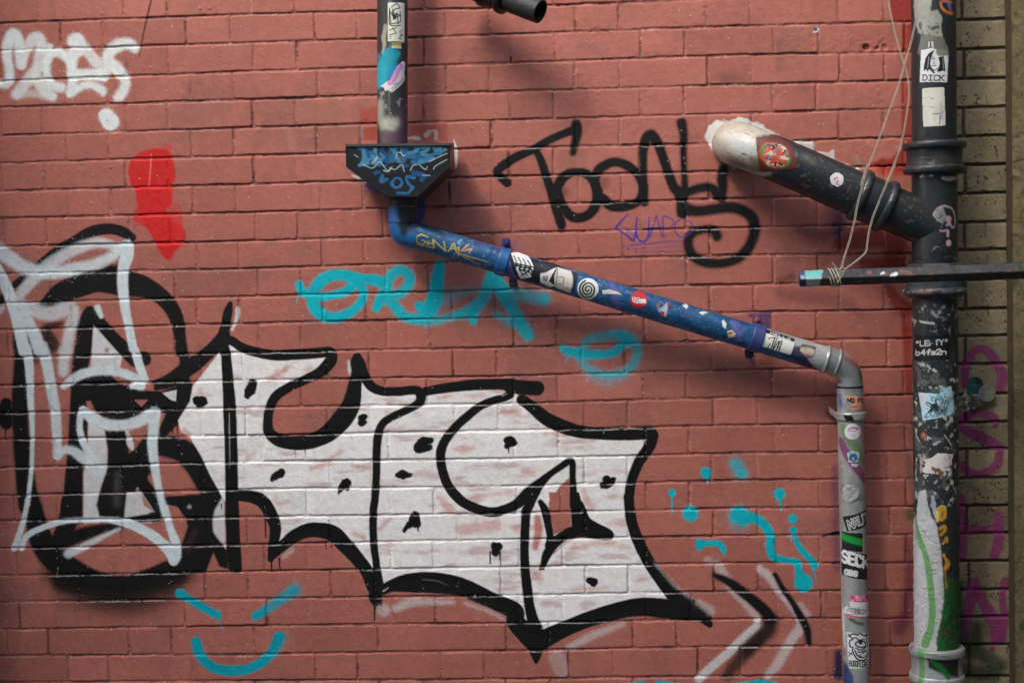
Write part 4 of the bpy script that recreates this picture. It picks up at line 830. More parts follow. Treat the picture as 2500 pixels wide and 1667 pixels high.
for s, col in (('b1 1090,1330,12 1130,1290,12 1100,1260,12', B2), ('b1 1180,1210,10 1225,1260,10 1260,1330,10', B2), ('b1 1270,1200,12 1290,1250,10', B1), ('b1 1420,1260,12 1400,1330,14', B3), ('b1 1460,1310,12 1530,1270,12 1600,1260,10', B1), ('b1 990,1230,10 1010,1290,10', B3), ('b1 1330,1360,12 1250,1370,10', B3), ('b1 1150,1360,10 1080,1350,12', B1)): c.stroke(s, col, 1.5, .9, wob=2)
for i, s in enumerate(('b1 960,1350 1040,1380 1100,1330 1160,1400 1200,1370', 'b1 1180,1380 1230,1390 1280,1350 1300,1410', 'b1 1350,1400 1370,1360 1400,1350', 'b1 1420,1350 1470,1390 1490,1370', 'b1 1540,1390 1560,1360 1650,1310', 'b1 1500,1330 1560,1300 1650,1260', 'b1 1030,1340 1080,1290 1060,1330', 'b1 890,1270 920,1290', 'b1 1230,1300 1250,1250 1300,1280', 'b1 1450,1440 1510,1440', 'b1 1130,1400 1170,1410 1190,1380', 'b1 1270,1240 1290,1280 1310,1270')):
    c.stroke(' '.join(t if ',' not in t else t+',3.2' for t in s.split()), (176, 190, 190), .8, .8)
c.stroke('b1 815,1190,6 1680,1178,6', (58, 56, 52), 1.5, .8)
build(c, 'front_panel', M_METAL, hop, (fbm(U, V, 20, 240)-.5)*.0016, None, 'black front face scribbled over in two blues')
def hopper_shell():
    V_, F_ = [], []; n = 6
    Bk = [p+np.array([0, HF-HB, 0]) for p in FP]; Bk[0] = Bk[0]+[.012, 0, .012]; Bk[1] = Bk[1]+[-.004, 0, .014]
    cen = sum(FP)/6
    def inn(p): q = np.array(p); q[0] += (.004 if p[0] < cen[0] else -.004); return q
    outer = [p+[0, .001, 0] for p in FP]+Bk; inner = [inn(p)+[0, .004, 0] for p in FP]+[inn(p)+[0, -.003, 0] for p in Bk]
    V_ = outer+inner
    for k in range(1, 6):
        a, b = k, (k+1) % 6
        if (a, b) == (0, 1): continue
        F_.append((a, b, b+6, a+6)); F_.append((a+12, a+18, b+18, b+12))
    F_ += [(6, 7, 8, 9, 10, 11), (18, 23, 22, 21, 20, 19), (12, 13, 14, 15, 16, 17), (0, 12, 13, 1), (6, 7, 19, 18), (1, 13, 19, 7), (0, 6, 18, 12)]
    flat('shell', V_, F_, (34, 34, 34), M_METAL, hop, rough=.35)
hopper_shell()
a, b = FP[0]+[0, -.001, -.003], FP[1]+[0, -.001, -.003]
box('rim', (a+b)/2, (b-a)/2, (0, .0035, 0), (0, 0, .0035), (62, 60, 56), M_METAL, hop, .001)
NK0, NK1 = at(981, 470, GD), at(981, 543, GD); L_ = np.linalg.norm(NK1-NK0); nr = rm(34, GD)
def neck_paint(c, U, V):
    c.poly('b2 1160,370 1250,375 1240,430 1300,560 1160,560', (40, 92, 150), 4, .95); c.stroke('b2 1165,360,5 1395,355,5', (120, 118, 108), 1.2, .7)
pipe('outlet', Lathe(NK0, NK1, [(0, nr*1.12), (L_*.18, nr*1.08), (L_*.26, nr), (L_*.27, nr*.99), (L_*.5, nr*.99), (L_*.5, nr*1.05), (L_, nr*1.05)]), (26, 28, 30), M_METAL, hop, neck_paint, 'black outlet half painted blue')

# ------------------------------------------------------------------ blue sloping drainpipe and its grey lower run
BLUE = (20, 77, 116)
drain = empty('drainpipe', (0, 0, 0), 'stickered drainpipe sloping down blue from the hopper and turning grey and vertical at the right', 'pipe')
DR = rm(31.3, .10)
def elbow_paint(c, U, V):
    c.poly('b2 1240,460 1400,470 1390,540 1330,560 1290,600 1270,540', (22, 26, 32), 5, .95); fleck(c, U, V, (20, 30, 44), 5, .8, 250, .4)
EB = Tube([at(981, 536, .11), at(981, 552, .11), at(988, 567, .11), at(1003, 574, .11), at(1019, 578.5, .109)], DR*1.04, 10)
pipe('elbow', EB, (30, 90, 142), M_METAL, drain, elbow_paint, 'blue upper elbow under the hopper', du=1.6, dv=1.2, rough=.4)
DP0, DP1 = at(1008, 573, .11), at(2018, 878, .085); DL = np.linalg.norm(DP1-DP0); DG = Lathe(DP0, DP1, [(0, DR), (DL, DR)]); dax = (DP1-DP0)/DL
def diag_paint(c, U, V):
    peel(c, U, V, (14, 46, 84), 22, .58, 259, .5, .2); peel(c, U, V, (52, 104, 150), 14, .64, 263, .5, .3); peel(c, U, V, (120, 146, 166), 9, .72, 267, .6, .4)
    lo = sst(-30, 40, fbm(U, V, 70, 252)*60-20)
    c.stroke('b2 1370,500,26 1500,520,30 1620,590,24', (22, 34, 50), 8, .85); c.stroke('b2 1700,570,22 1760,600,26', (50, 96, 110), 8, .6); c.stroke('b2 1900,640,14 2000,660,20 2080,680,18', (110, 60, 130), 7, .75)
    c.stroke('c2 60,690,20 180,720,14', (120, 70, 130), 6, .8); c.stroke('b2 2150,760,50 2190,900,50', (66, 66, 130), 9, .8)
    for s in ('c2 990,970,30 1010,1060,30 1030,1170,26', 'c2 1990,1300,30 2010,1400,34', 'd2 10,1320,28 20,1430,30'): c.stroke(s, (88, 90, 152), 5, .75)
    fleck(c, U, V, (150, 175, 190), 5, .86, 256, .55, sst(.52, .6, fbm(U, V, 60, 257))*(V > 0)); fleck(c, U, V, (14, 40, 90), 9, .7, 258, .45)
    c.stroke('c2 440,800,5 640,870,6 700,880,3', (140, 170, 190), 1.5, .7, wob=2); c.stroke('c2 820,920,6 1000,960,3', (120, 150, 180), 2, .5, wob=2); c.stroke('c2 1700,1190,26 1800,1240,20', (58, 78, 96), 7, .7); c.stroke('c2 1600,1230,26 1680,1260,20', (52, 84, 128), 5, .7)
    GY = (196, 170, 60)
    for s in ('b2 1495,600,5 1440,580,6 1395,600,6 1400,640,5 1450,665,5 1480,640,4 1450,625,4', 'b2 1500,640,5 1490,660,5 1540,650,4', 'b2 1545,690,5 1535,620,5 1640,715,5 1625,640,5', 'b2 1660,720,5 1710,650,5 1730,730,5', 'b2 1680,700,4 1740,690,4', 'b2 1750,680,5 1745,760,4', 'b2 1830,660,4 1765,715,5 1850,700,5'): c.stroke(s, GY, .9, .95, curve=False)
    c.stroke('b2 1395,660,4 1540,690,4', GY, .9, .8); c.stroke('b2 1740,735,4 1850,765,4 1985,805,3', GY, .9, .9); c.stroke('b2 1780,760,3 1930,830,3', GY, .9, .8); c.stroke('b2 1780,715,6 1850,700,8 1830,730,4', (200, 140, 90), 1, .8)
    c.poly('d3 470,90 800,170 760,420 690,380 620,320 570,240 440,225', (158, 160, 156), 3, 1, rough=.3); c.poly('d2 200,1340 600,1450 d3 640,130 600,140 240,20', (150, 152, 150), 3, .9)
    c.poly('d3 440,150 520,150 560,240 640,330 700,375 560,330 430,240', (22, 36, 66), 4, .9)
pipe('sloping_pipe', DG, BLUE, M_METAL, drain, diag_paint, 'long blue sloping length with grey painted lower end', rough=.4, du=1.5, dv=1.5, bump=.5)
# socket with two beads, lower elbow, vertical run
def soc(t): return (np.array([t])*1.0)[0]
ax0 = at(2010, 875.5, .085); SV_ = (158, 160, 157); sr = DR
prof = [(0, sr*1.0)]+[(.002+a, r) for a, r in bead(sr*1.03, sr*1.13, .008)]+[(.012, sr*1.03), (.030, sr*1.03)]+[(.032+a, r) for a, r in bead(sr*1.03, sr*1.13, .008)]+[(.042, sr)]
pipe('socket', Lathe(ax0, ax0+dax, prof), SV_, M_SILVER, drain, None, 'shiny grey socket with two beads', rough=.25, bump=.08)
LE = Tube([at(2040, 885.5, .085), at(2054, 892, .084), at(2067, 904, .082), at(2074, 921, .08), at(2076, 944, .078)], DR*1.0, 10)
def le_paint(c, U, V):
    c.stroke('d3 910,265,26 960,290,26', (170, 100, 90), 4, .8, wob=3); c.stroke('d3 1000,330,22 1010,400,16', (60, 110, 60), 6, .8); c.stroke('d3 840,440,24', (56, 76, 150), 6, .85); c.stroke('d3 940,240,16 1000,300,16', (50, 54, 60), 6, .7)
pipe('elbow', LE, SV_, M_SILVER, drain, le_paint, 'grey lower elbow', rough=.3, du=1.6, dv=1.2, bump=.15)
VP0, VP1 = at(2075, 942, .078), at(2099, 2060, .078); VL = np.linalg.norm(VP1-VP0); VR = rm(31.6, .078); VG = Lathe(VP0, VP1, [(0, VR), (VL, VR)])
def vert_paint(c, U, V):
    c.stroke('d3 840,560,20 850,640,20', (60, 80, 150), 6, .75); c.stroke('d3 870,820,30 900,900,34 960,960,34 1000,1050,34', (104, 140, 84), 5, .9); c.stroke('d3 1010,1060,30 1030,1100,30', (104, 140, 84), 5, .8)
    c.stroke('d3 850,930,34 890,1020,36 950,1110,36 1010,1190,34 1040,1250,26', (130, 54, 104), 3, .9); c.stroke('d3 855,1330,16 860,1300,12', (60, 66, 70), 8, .6); c.stroke('d3 1020,1400,20', (70, 110, 60), 7, .7)
    c.stroke('d4 930,1020,16 980,1050,14 1030,1060,14', (40, 84, 44), 4, .85); c.poly('d4 870,1350 900,1390 950,1480 960,1600 860,1600', (30, 62, 120), 4, .95); c.stroke('d4 878,1300,14', (50, 50, 50), 5, .6)
    c.stroke('d4 865,900,8 880,1000,8 878,1240,8', (190, 190, 186), 2, .8, wob=3); c.stroke('d3 845,1225,2 1000,1225,2', (120, 120, 116), .8, .6); c.stroke('d3 835,940,2 1040,942,2', (120, 120, 116), .8, .6)
    n = fbm(U, V*.4, 30, 262, 3); g = sst(.5, .75, n)*.35; c.col[:] = c.col*(1-g[..., None])+lin((120, 112, 96))*g[..., None]
pipe('vertical_pipe', VG, (160, 162, 158), M_SILVER, drain, vert_paint, 'grey vertical length with green and purple streaks', rough=.42, du=1.5, dv=1.6, bump=.2)
ring('seal', VP0, VP1, -.001, [(0, VR), (.0005, VR*1.02), (.005, VR*1.02), (.0055, VR)], (16, 20, 20), M_METAL, drain, bump=.02)
# clamps
def clamp(center, axis, col, w=.027, ear=True, label=None, ears=()):
    center = np.asarray(center); k = DR*1.10
    cl = pipe('clamp', Lathe(center-axis*w/2, center+axis*w/2, [(0, DR*.99), (.0004, k), (.003, k*1.02), (w/2, k*1.015), (w-.003, k*1.02), (w-.0004, k), (w, DR*.99)]), col, M_METAL, drain, None, label, rough=.4, bump=.15, du=1.3, dv=1.3)
    return cl
c1 = at(1228, 639, .105); cl1 = clamp(c1, dax, (28, 86, 138), label='blue clamp on the upper half of the sloping pipe')
def ear(cl, px, py, d, col, bc, up=True):
    p = at(px, py, d); box('lug', p, (.011, 0, 0), (0, .008, 0), (0, 0, .013), col, M_METAL, cl, .003); bolt(cl, px, py, d+.008, 5.2, bc)
    q = at(px, py, d/2); box('bracket', q, (.006, 0, 0), (0, d/2, 0), (0, 0, .006), col, M_METAL, cl, .001)
ear(cl1, 1236, 594, .085, (40, 50, 110), (34, 40, 76)); ear(cl1, 1253, 690, .05, (84, 66, 130), (120, 80, 80))
c2 = at(1846, 825, .09); cl2 = clamp(c2, dax, (54, 66, 116), w=.03, label='violet blue clamp near the lower end')
ear(cl2, 1848, 781, .07, (84, 60, 100), (140, 66, 58)); ear(cl2, 1829, 862, .06, (30, 36, 72), (34, 40, 60))
vax = (VP1-VP0)/VL; c3 = at(2077, 1014, .078)
def cl3p(c, U, V): c.poly('d3 865,715 940,720 970,780 905,780', (18, 18, 18), 1, 1); c.stroke('d3 830,720,8', (180, 110, 100), 2, .8)
w = .020; k = VR*1.13
cl3 = pipe('clamp', Lathe(c3-vax*w/2, c3+vax*w/2, [(0, VR*.99), (.0004, k), (.0025, k*1.03), (w-.0025, k*1.03), (w-.0004, k), (w, VR*.99)]), (156, 158, 155), M_SILVER, drain, cl3p, 'grey clamp with a black painted band round the vertical pipe', rough=.35, bump=.15, du=1.3, dv=1.3)
pa, pb = at(2023, 999, .012), at(2047, 1018, .088); box('lug', (pa+pb)/2, (pb-pa)/2, (.0015, .0015, 0), (0, 0, .008), (156, 158, 155), M_SILVER, cl3, .001); bolt(cl3, 2022, 1001, .012, 6, (120, 60, 52))

# stickers on the sloping pipe
def s1(c, U, V):
    K2 = (16, 16, 16)
    for i in range(5):
        x = 180+38*i; c.stroke('c2 %d,%d,5 %d,%d,4 %d,%d,5 %d,%d,4' % (x, 760+i*12, x+24, 800+i*10, x+8, 850+i*8, x+38, 900+i*6), K2, .8, curve=False)
        c.stroke('c2 %d,%d,4 %d,%d,6 %d,%d,4' % (x-10, 810+8*i, x+30, 825+8*i, x+10, 870+6*i), K2, .8, curve=False)
    c.stroke('c2 200,830,7 260,850,5 320,860,7 335,910,5', K2, .8); c.stroke('c2 230,870,7 300,880,5 250,910,6', K2, .8)
sticker(DG, drain, 'c2 130,740 170,735 380,790 420,850 385,985 290,960 230,950 170,860', (18, 18, 18), 'black_sticker', 'black sticker half covered by the white lettered one beside the upper clamp')
sticker(DG, drain, 'c2 155,735 215,728 290,755 350,850 330,930 240,943 195,860', (206, 208, 204), 'lettered_sticker', 'white sticker with jagged black letters beside the upper clamp', s1, lift=.0018)
def s2(c, U, V):
    K2 = (16, 16, 16)
    c.poly('c2 400,900 450,890 540,850 520,870 470,960 520,1000 480,1010 400,970', (205, 205, 200), 1); c.stroke('c2 440,940,22', (120, 120, 118), 1.5, .7); c.stroke('c2 425,925,3 450,960,3 460,920,3', K2, .7)
    c.poly('c2 540,850 650,880 680,960 650,1060 520,1010 515,920', (196, 192, 176), 1.2); c.poly('c2 430,830 540,830 520,850 430,880', (34, 34, 40), 2)
    c.stroke('c2 540,860,3 530,1000,3', K2, .8); c.stroke('c2 550,930,3 590,935,3 585,985,3 545,980,3', (60, 60, 60), .8); c.stroke('c2 655,885,4 670,960,4 650,1050,4', (70, 70, 66), 1, .8); c.poly('c2 665,885 715,905 690,990 670,1000', (24, 26, 30), 1.2)
sticker(DG, drain, 'c2 375,800 470,800 710,905 690,1000 655,1062 480,1010 385,980', (30, 32, 34), 'picture_sticker', 'torn black sticker with a cream drum shape and a small round face', s2, wob=1.0, wr=1)
def s3(c, U, V):
    a = np.linspace(0, 5.4*math.pi, 70); r = 8+a/(5.4*math.pi)*62; X = 790+r*np.cos(a)*1.0; Y = 1030+r*np.sin(a)*1.05
    c.stroke('c2 '+' '.join('%.1f,%.1f,6.5' % q for q in zip(X, Y)), (20, 20, 20), .8, wob=.5)
sticker(DG, drain, 'c2 790,1026,90', (206, 208, 204), 'spiral_sticker', 'round white sticker with a black spiral', s3, circle=True)
sticker(DG, drain, 'c2 905,1035 960,1030 1040,1050 1085,1078 1000,1072 910,1070', (196, 188, 178), 'torn_sticker', 'small torn strip of pale sticker right of the spiral', None, wob=1, wr=2)
def s4(c, U, V):
    text(c, 'c2', 'Ujima', 1158, 1095, 1262, 1100, 2, 36, 4.2, (215, 215, 212), .6, .8); text(c, 'c2', 'RADIO', 1195, 1128, 1266, 1131, 1, 14, 1.7, (210, 205, 200), .5, 1.2)
sticker(DG, drain, 'c2 1208,1115,73', (176, 36, 34), 'round_sticker', 'round red radio station sticker', s4, circle=True)
sticker(DG, drain, 'c2 1345,1150 1380,1145 1390,1180 1440,1130 1465,1125 1440,1260 1400,1262 1365,1220', (150, 60, 74), 'torn_sticker', 'torn red and pale blue scrap right of the radio sticker', lambda c, U, V: (c.stroke('c2 1380,1200,14 1420,1180,12', (120, 170, 190), 2, .9, wob=3), c.stroke('c2 1430,1140,10 1425,1240,10', (150, 190, 205), 2, .8, wob=4), c.stroke('c2 1400,1200,5 1430,1210,5', (200, 200, 200), 1)), wob=2)
for q, lb in (('c2 1565,1160 1600,1150 1618,1175 1600,1200 1578,1180', 'tiny torn white sticker scrap with pale blue edge'), ('c2 1690,1220 1740,1208 1785,1222 1730,1245', 'tiny torn white sticker scrap shaped like a crown'), ('c2 1885,1290 1905,1275 1930,1310 1925,1360 1895,1340', 'torn grey drip shaped scrap above the lower clamp')):
    sticker(DG, drain, q, (196, 200, 196), 'torn_sticker', lb, None, wob=1.5)
sticker(DG, drain, 'c2 1930,1370 1975,1355 2010,1390 1995,1420 1940,1430', (196, 176, 140), 'torn_sticker', 'torn cream and red scrap at the lower clamp', lambda c, U, V: (c.stroke('c2 1940,1390,4 1970,1385,5', (40, 36, 34), 1), c.stroke('c2 1995,1425,10', (190, 60, 40), 2)), wob=1.5)
def s5(c, U, V):
    c.poly('d3 238,12 475,92 465,118 232,42', (24, 24, 24), .8); text(c, 'd3', 'HELLO', 275, 35, 435, 90, -5, 13, 2.4, (215, 215, 212), .5, 2.4); text(c, 'd3', 'my name is', 320, 68, 400, 98, -2, 7, .9, (170, 170, 168), .5)
    K2 = (16, 16, 16); c.stroke('d3 255,90,4 300,80,4 335,90,4', K2, .7); c.stroke('d3 305,85,5 275,170,5 250,165,4 270,130,4', K2, .7); c.stroke('d3 320,100,5 290,180,4 340,110,4 320,185,4 350,110,4', K2, .7); c.stroke('d3 340,190,4 365,105,5 350,160,4 330,150,4', K2, .7); c.stroke('d3 348,180,5', K2, .7)
sticker(DG, drain, 'd3 238,12 475,92 437,226 192,152', (206, 206, 200), 'name_sticker', 'white name sticker with black header reading HELLO', s5)
def s6(c, U, V):
    c.poly('d3 510,130 650,160 640,180 520,170', (60, 62, 60), 2); c.stroke('d3 540,185,26 600,190,26', (176, 166, 140), 3, .9); c.stroke('d3 540,220,10 590,230,10', (190, 90, 60), 2, .9); c.stroke('d3 520,205,9 560,240,9 610,240,9', (40, 64, 120), 2, .9); c.stroke('d3 560,175,4', (30, 30, 30), 1)
sticker(DG, drain, 'd3 580,180,68', (150, 146, 134), 'round_sticker', 'round picture sticker in grey cream and orange', s6, circle=True)
# stickers on the vertical pipe
sticker(VG, drain, 'd3 895,555 1032,562 1035,668 935,675 935,610 892,600', (214, 150, 118), 'orange_sticker', 'torn pale orange sticker with black lettering at the top of the vertical pipe', lambda c, U, V: (text(c, 'd3', 'NG FO', 905, 580, 1040, 580, 2, 34, 5.5, (24, 20, 18), .8, .9), text(c, 'd3', 'usage', 940, 632, 1010, 634, 0, 20, 1.8, (90, 54, 40), .5)), wob=1)
def s7(c, U, V): c.stroke('d3 915,830,7 960,820,7 985,825,10', (176, 70, 110), 1.5, .9, wob=2); c.stroke('d3 905,845,4 975,848,4', (90, 90, 130), 1, .8); c.stroke('d3 940,870,3 935,890,3 955,890,3', (190, 150, 170), .7); c.stroke('d3 900,870,2 990,868,2', (170, 160, 180), .7, .6); c.stroke('d3 965,870,3 955,885,3 970,890,3', (190, 140, 160), .7)
sticker(VG, drain, 'd3 945,852,68', (206, 200, 204), 'round_sticker', 'round white sticker with pink marks below the grey clamp', s7, circle=True)
def s8(c, U, V): c.stroke('d3 952,1062,34', (44, 110, 136), 2, 1); c.stroke('d3 925,1080,5 950,1045,4 975,1080,4', (20, 40, 60), 1); c.stroke('d3 950,1070,10', (140, 180, 190), 2, .8); c.stroke('d3 915,1030,9 950,1018,9 990,1030,9', (170, 196, 204), 1.2); text(c, 'd3', 'DONT BE A', 912, 1022, 995, 1024, 0, 10, 1.2, (20, 70, 100), .5)
sticker(VG, drain, 'd3 905,1020 950,1008 1000,1020 1005,1050 985,1100 940,1105 895,1105 915,1080 900,1045', (196, 200, 200), 'badge_sticker', 'small teal and white badge shaped sticker', s8, wob=.6)
sticker(VG, drain, 'd3 845,1050 860,1150 900,1195 860,1190 838,1100', (150, 152, 150), 'clear_sticker', 'half peeled grey lettered sticker at the pipe edge', lambda c, U, V: scrib(c, 'd3', 842, 1070, 885, 1190, 14, 1.6, (70, 72, 72), 8))
sticker(VG, drain, 'd3 935,1110 1000,1115 980,1150 930,1130', (176, 178, 176), 'torn_sticker', 'pale torn scrap under the teal badge', None, wob=1.5, wr=1)
sticker(VG, drain, 'd3 930,1282 985,1290 1005,1340 995,1390 940,1430 890,1425 865,1370 858,1330 885,1290', (188, 190, 188), 'foil_sticker', 'crumpled silver foil patch', None, mat=M_FOIL, wob=2.5, rough=.3, lift=.002, wr=4)
def s9(c, U, V):
    text(c, 'd4', 'NAUT', 905, 215, 1060, 150, 18, 68, 9, (205, 207, 204), .8, 1.0); text(c, 'd4', 'NAUT', 905, 217, 1060, 152, 18, 64, 3.4, (24, 24, 24), .8, 1.0)
sticker(VG, drain, 'd4 863,178 1062,104 1065,240 900,303', (22, 22, 22), 'lettered_sticker', 'tilted black sticker with spiky white letters reading NAUT', s9)
sticker(VG, drain, 'd4 858,296 1028,312 1028,470 858,440', (20, 24, 20), 'green_striped_sticker', 'black sticker with a bright green stripe', lambda c, U, V: c.stroke('d4 850,330,28 940,370,26 1040,400,28', (20, 140, 50), 3, 1))
def s10(c, U, V):
    text(c, 'd4', 'SECK', 862, 458, 1075, 520, 0, 88, 11.5, (212, 214, 210), .8, 1.3); text(c, 'd4', 'GBS', 885, 612, 985, 632, -4, 38, 7, (205, 207, 204), .8, 1.2)
sticker(VG, drain, 'd4 852,428 1070,486 1064,696 858,648', (20, 20, 20), 'lettered_sticker', 'black sticker with thick white letters reading SECK', s10)
def s11(c, U, V):
    c.poly('d4 925,818 1085,818 1085,872 925,872', (196, 60, 116), .6); text(c, 'd4', 'HELLO', 966, 832, 1040, 830, 0, 18, 2.0, (212, 200, 208), .5, 1.6); text(c, 'd4', 'my name is', 938, 854, 1055, 852, 0, 13, 1.3, (212, 200, 208), .5)
    c.stroke('d4 870,975,8 930,992,7 1085,1000,7', (196, 60, 116), .8); scrib(c, 'd4', 900, 930, 1070, 985, 26, 1.7, (90, 90, 92), 11); text(c, 'd4', 'UNEIT', 940, 925, 1070, 920, 2, 50, 1.7, (90, 90, 92), .6, .6)
sticker(VG, drain, 'd4 928,820 1084,816 1084,1006 885,990 872,965 878,920 905,912 925,930 920,890', (206, 204, 202), 'name_sticker', 'torn pink and white name sticker reading HELLO my name is', s11, wob=1.0)
def s12(c, U, V):
    K2 = (18, 18, 18)
    for s in ('d4 910,1140,4 925,1160,4', 'd4 905,1160,4 930,1155,4', 'd4 1050,1130,4 1065,1150,4', 'd4 1045,1150,4 1075,1140,4', 'd4 915,1290,4 945,1310,4', 'd4 915,1320,4 940,1295,4', 'd4 1050,1345,4 1075,1360,4',
      'd4 940,1175,6 925,1150,5 960,1140,6 985,1150,6 1000,1135,6 1030,1150,6 1060,1160,6 1055,1190,5', 'd4 945,1180,5 970,1170,5 1000,1190,5 1040,1180,5', 'd4 945,1190,5 925,1195,5 925,1240,6 950,1250,5 945,1275,5 960,1310,6 990,1350,6 1040,1355,6 1065,1320,6 1060,1280,5', 'd4 1050,1190,5 1065,1220,6 1060,1250,5',
      'd4 970,1215,6 1005,1195,7 1045,1210,6 1050,1240,6 1010,1250,6 975,1235,6 970,1215,6', 'd4 970,1255,5 1010,1272,5 1050,1250,5', 'd4 985,1285,5 1015,1290,5 1045,1272,5', 'd4 1000,1310,5 1030,1335,5 1070,1300,5', 'd4 960,1270,5 985,1315,6 1010,1335,5', 'd4 1025,1300,5 1060,1270,4'): c.stroke(s, K2, .8)
    c.stroke('d4 1010,1212,15', K2, 1)
    text(c, 'd4', 'HUGOFLORES', 920, 1358, 1090, 1370, 0, 44, 4, K2, .6, 1.0)
sticker(VG, drain, 'd4 893,1120 1072,1122 1092,1400 915,1424', (206, 208, 206), 'drawing_sticker', 'white sticker with a black one eyed flower drawing and hand lettered name', s12)
sticker(VG, drain, 'd4 862,890 880,1000 893,1250 875,1250 860,1000', (190, 192, 190), 'torn_sticker', 'long peeling white sliver left of the drawing sticker', None, wob=1.2, wr=2)

# ------------------------------------------------------------------ cast iron soil pipe with its branch
SD = .125; CI = (33, 37, 38)
def sx(y): return 2279+.0052*y
def sp_(y, d=SD): return at(sx(y), y, d)
soil = empty('soil_pipe', (0, 0, 0), 'tall cast iron soil pipe between the red and buff bricks, with collars and peeling paint', 'pipe')
R1 = rm(52.2, SD); R2 = rm(53.4, SD)
def seg(y0, y1, r): a, b = sp_(y0), sp_(y1); L = np.linalg.norm(b-a); return Lathe(a, b, [(0, r), (L, r)])
SU = seg(-420, 362, R1)
def su_paint(c, U, V):
    fleck(c, U, V, (84, 88, 86), 3, .88, 270, .5); m = vband(c, U, V, 325, 350)
    GR = (150, 152, 140)
    c.poly('d1 1445,-20 1600,-20 1590,100 1640,85 1680,150 1675,200 1680,300 1560,310 1510,280 1480,275 1455,150', GR, 1.5, .95, wob=5); c.poly('d1 1510,280 1700,320 1735,420 1700,460 1640,450 1560,400 1500,460 1480,430', (108, 108, 98), 2, .9, wob=5)
    c.poly('d1 1595,-20 1660,-20 1640,60 1600,90', CI, 2, .95, wob=3); c.stroke('d1 1500,200,14 1505,240,10', (70, 76, 84), 2, .9, wob=3); c.stroke('d1 1600,240,12 1650,230,12 1640,280,8', (40, 42, 40), 2, .9, wob=6); fleck(c, U, V, (60, 62, 56), 5, .74, 274, .7, vband(c, U, V, 30, 90))
    c.stroke('d1 1670,20,10 1680,70,10 1730,105,14 1765,110,12', (190, 110, 50), 1.5, .95, wob=2); c.stroke('d1 1690,10,9 1760,20,9', (180, 100, 90), 1.5, .9); c.stroke('d1 1735,30,16 1750,80,14', (120, 110, 150), 2, .8); c.stroke('d1 1765,115,12', (190, 50, 44), 2, .9)
    peel(c, U, V, (26, 28, 30), 12, .55, 276, .8, -.8, m)
pipe('pipe_body', SU, CI, M_METAL, soil, su_paint, 'upper length of the black pipe', rough=.42)
def col_paint(c, U, V): fleck(c, U, V, (96, 74, 52), 6, .82, 280, .6); peel(c, U, V, (28, 30, 32), 12, .58, 281, .7, -.6)
def collar(name, y0, y1, rb, rbody, bw, col, mat, lab, paint=col_paint):
    a, b = sp_(y0), sp_(y1); L = np.linalg.norm(b-a)
    prof = [(0, R1*.98)]+[(.001+x, r) for x, r in bead(rbody, rb, bw)]+[(bw+.002+(L-2*bw-.004)*t, rbody*(1-.03*math.sin(t*3.14))) for t in (0, .25, .5, .75, 1)]+[(L-bw-.001+x, r) for x, r in bead(rbody, rb, bw)]+[(L, R1*.98)]
    return pipe(name, Lathe(a, b, prof), col, mat, soil, paint, lab, rough=.42, bump=.5)
collar('collar', 346, 426, rm(74, SD), rm(66, SD), .020, (36, 39, 40), M_METAL, 'upper black collar with two rings')
ST = seg(420, 660, R2)
def tee_paint(c, U, V):
    fleck(c, U, V, (90, 94, 92), 3, .9, 284, .5)
    c.stroke('d2 1500,110,8 1520,100,8', (200, 196, 188), 1, 1, wob=2); c.stroke('d2 1580,100,6 1600,95,6', (200, 196, 188), 1, 1); c.stroke('d2 1690,120,12 1740,125,14 1800,118,10', (196, 190, 176), 1.2, 1, wob=2)
    LP = (178, 150, 164)
    c.stroke('d2 1700,345,8 1760,370,8 1785,430,9 1785,500,9 1765,520,9 1740,490,9 1720,505,8', LP, 1.2, .95); c.stroke('d2 1705,455,18 1740,450,20 1735,490,16', LP, 2, .95); c.poly('d2 1640,370 1690,360 1715,420 1690,500 1680,530 1630,520 1605,470 1610,420', (130, 134, 130), 1.5, .92, wob=5)
    c.stroke('d2 1700,345,7 1640,370,7 1605,440,7 1620,510,7 1670,550,7 1720,545,7', LP, 1.2, .9, wob=1); c.stroke('d2 1727,550,12 1728,590,12', LP, 1, 1); c.stroke('d2 1735,650,25', LP, 1.2, 1); fleck(c, U, V, (36, 40, 42), 6, .7, 286, .8, vband(c, U, V, 510, 555)*.6)
    c.poly('d2 1590,760 1600,720 1640,680 1700,710 1720,760 1790,780 1800,830 1600,840', (24, 26, 28), 1.5, .95, wob=5); c.stroke('d2 1600,715,3 1640,680,4 1710,725,3', (120, 126, 128), 1, .9, wob=2); c.stroke('d2 1700,770,5 1760,760,4 1800,800,5', (96, 104, 108), 1, .9, wob=5)
    m = vband(c, U, V, 615, 660); peel(c, U, V, (22, 24, 26), 10, .56, 288, .7, -.8, m); c.stroke('d2 1450,838,8 1560,842,10 1700,838,8', (120, 70, 40), 3, .8, wob=4)
pipe('branch_junction', ST, CI, M_METAL, soil, tee_paint, 'junction where the sloping branch meets the upright pipe, with a pink painted swirl', rough=.4)
BP = [at(1790, 350, -.10), at(1790, 350, -.01), at(1797, 352, .05), at(1828, 362, .095), at(1900, 391, .117), at(2000, 434, .122), at(2100, 478, SD), at(2200, 520, SD), at(2284, 556, SD)]
BT = Tube(BP, rm(54, .12), 14)
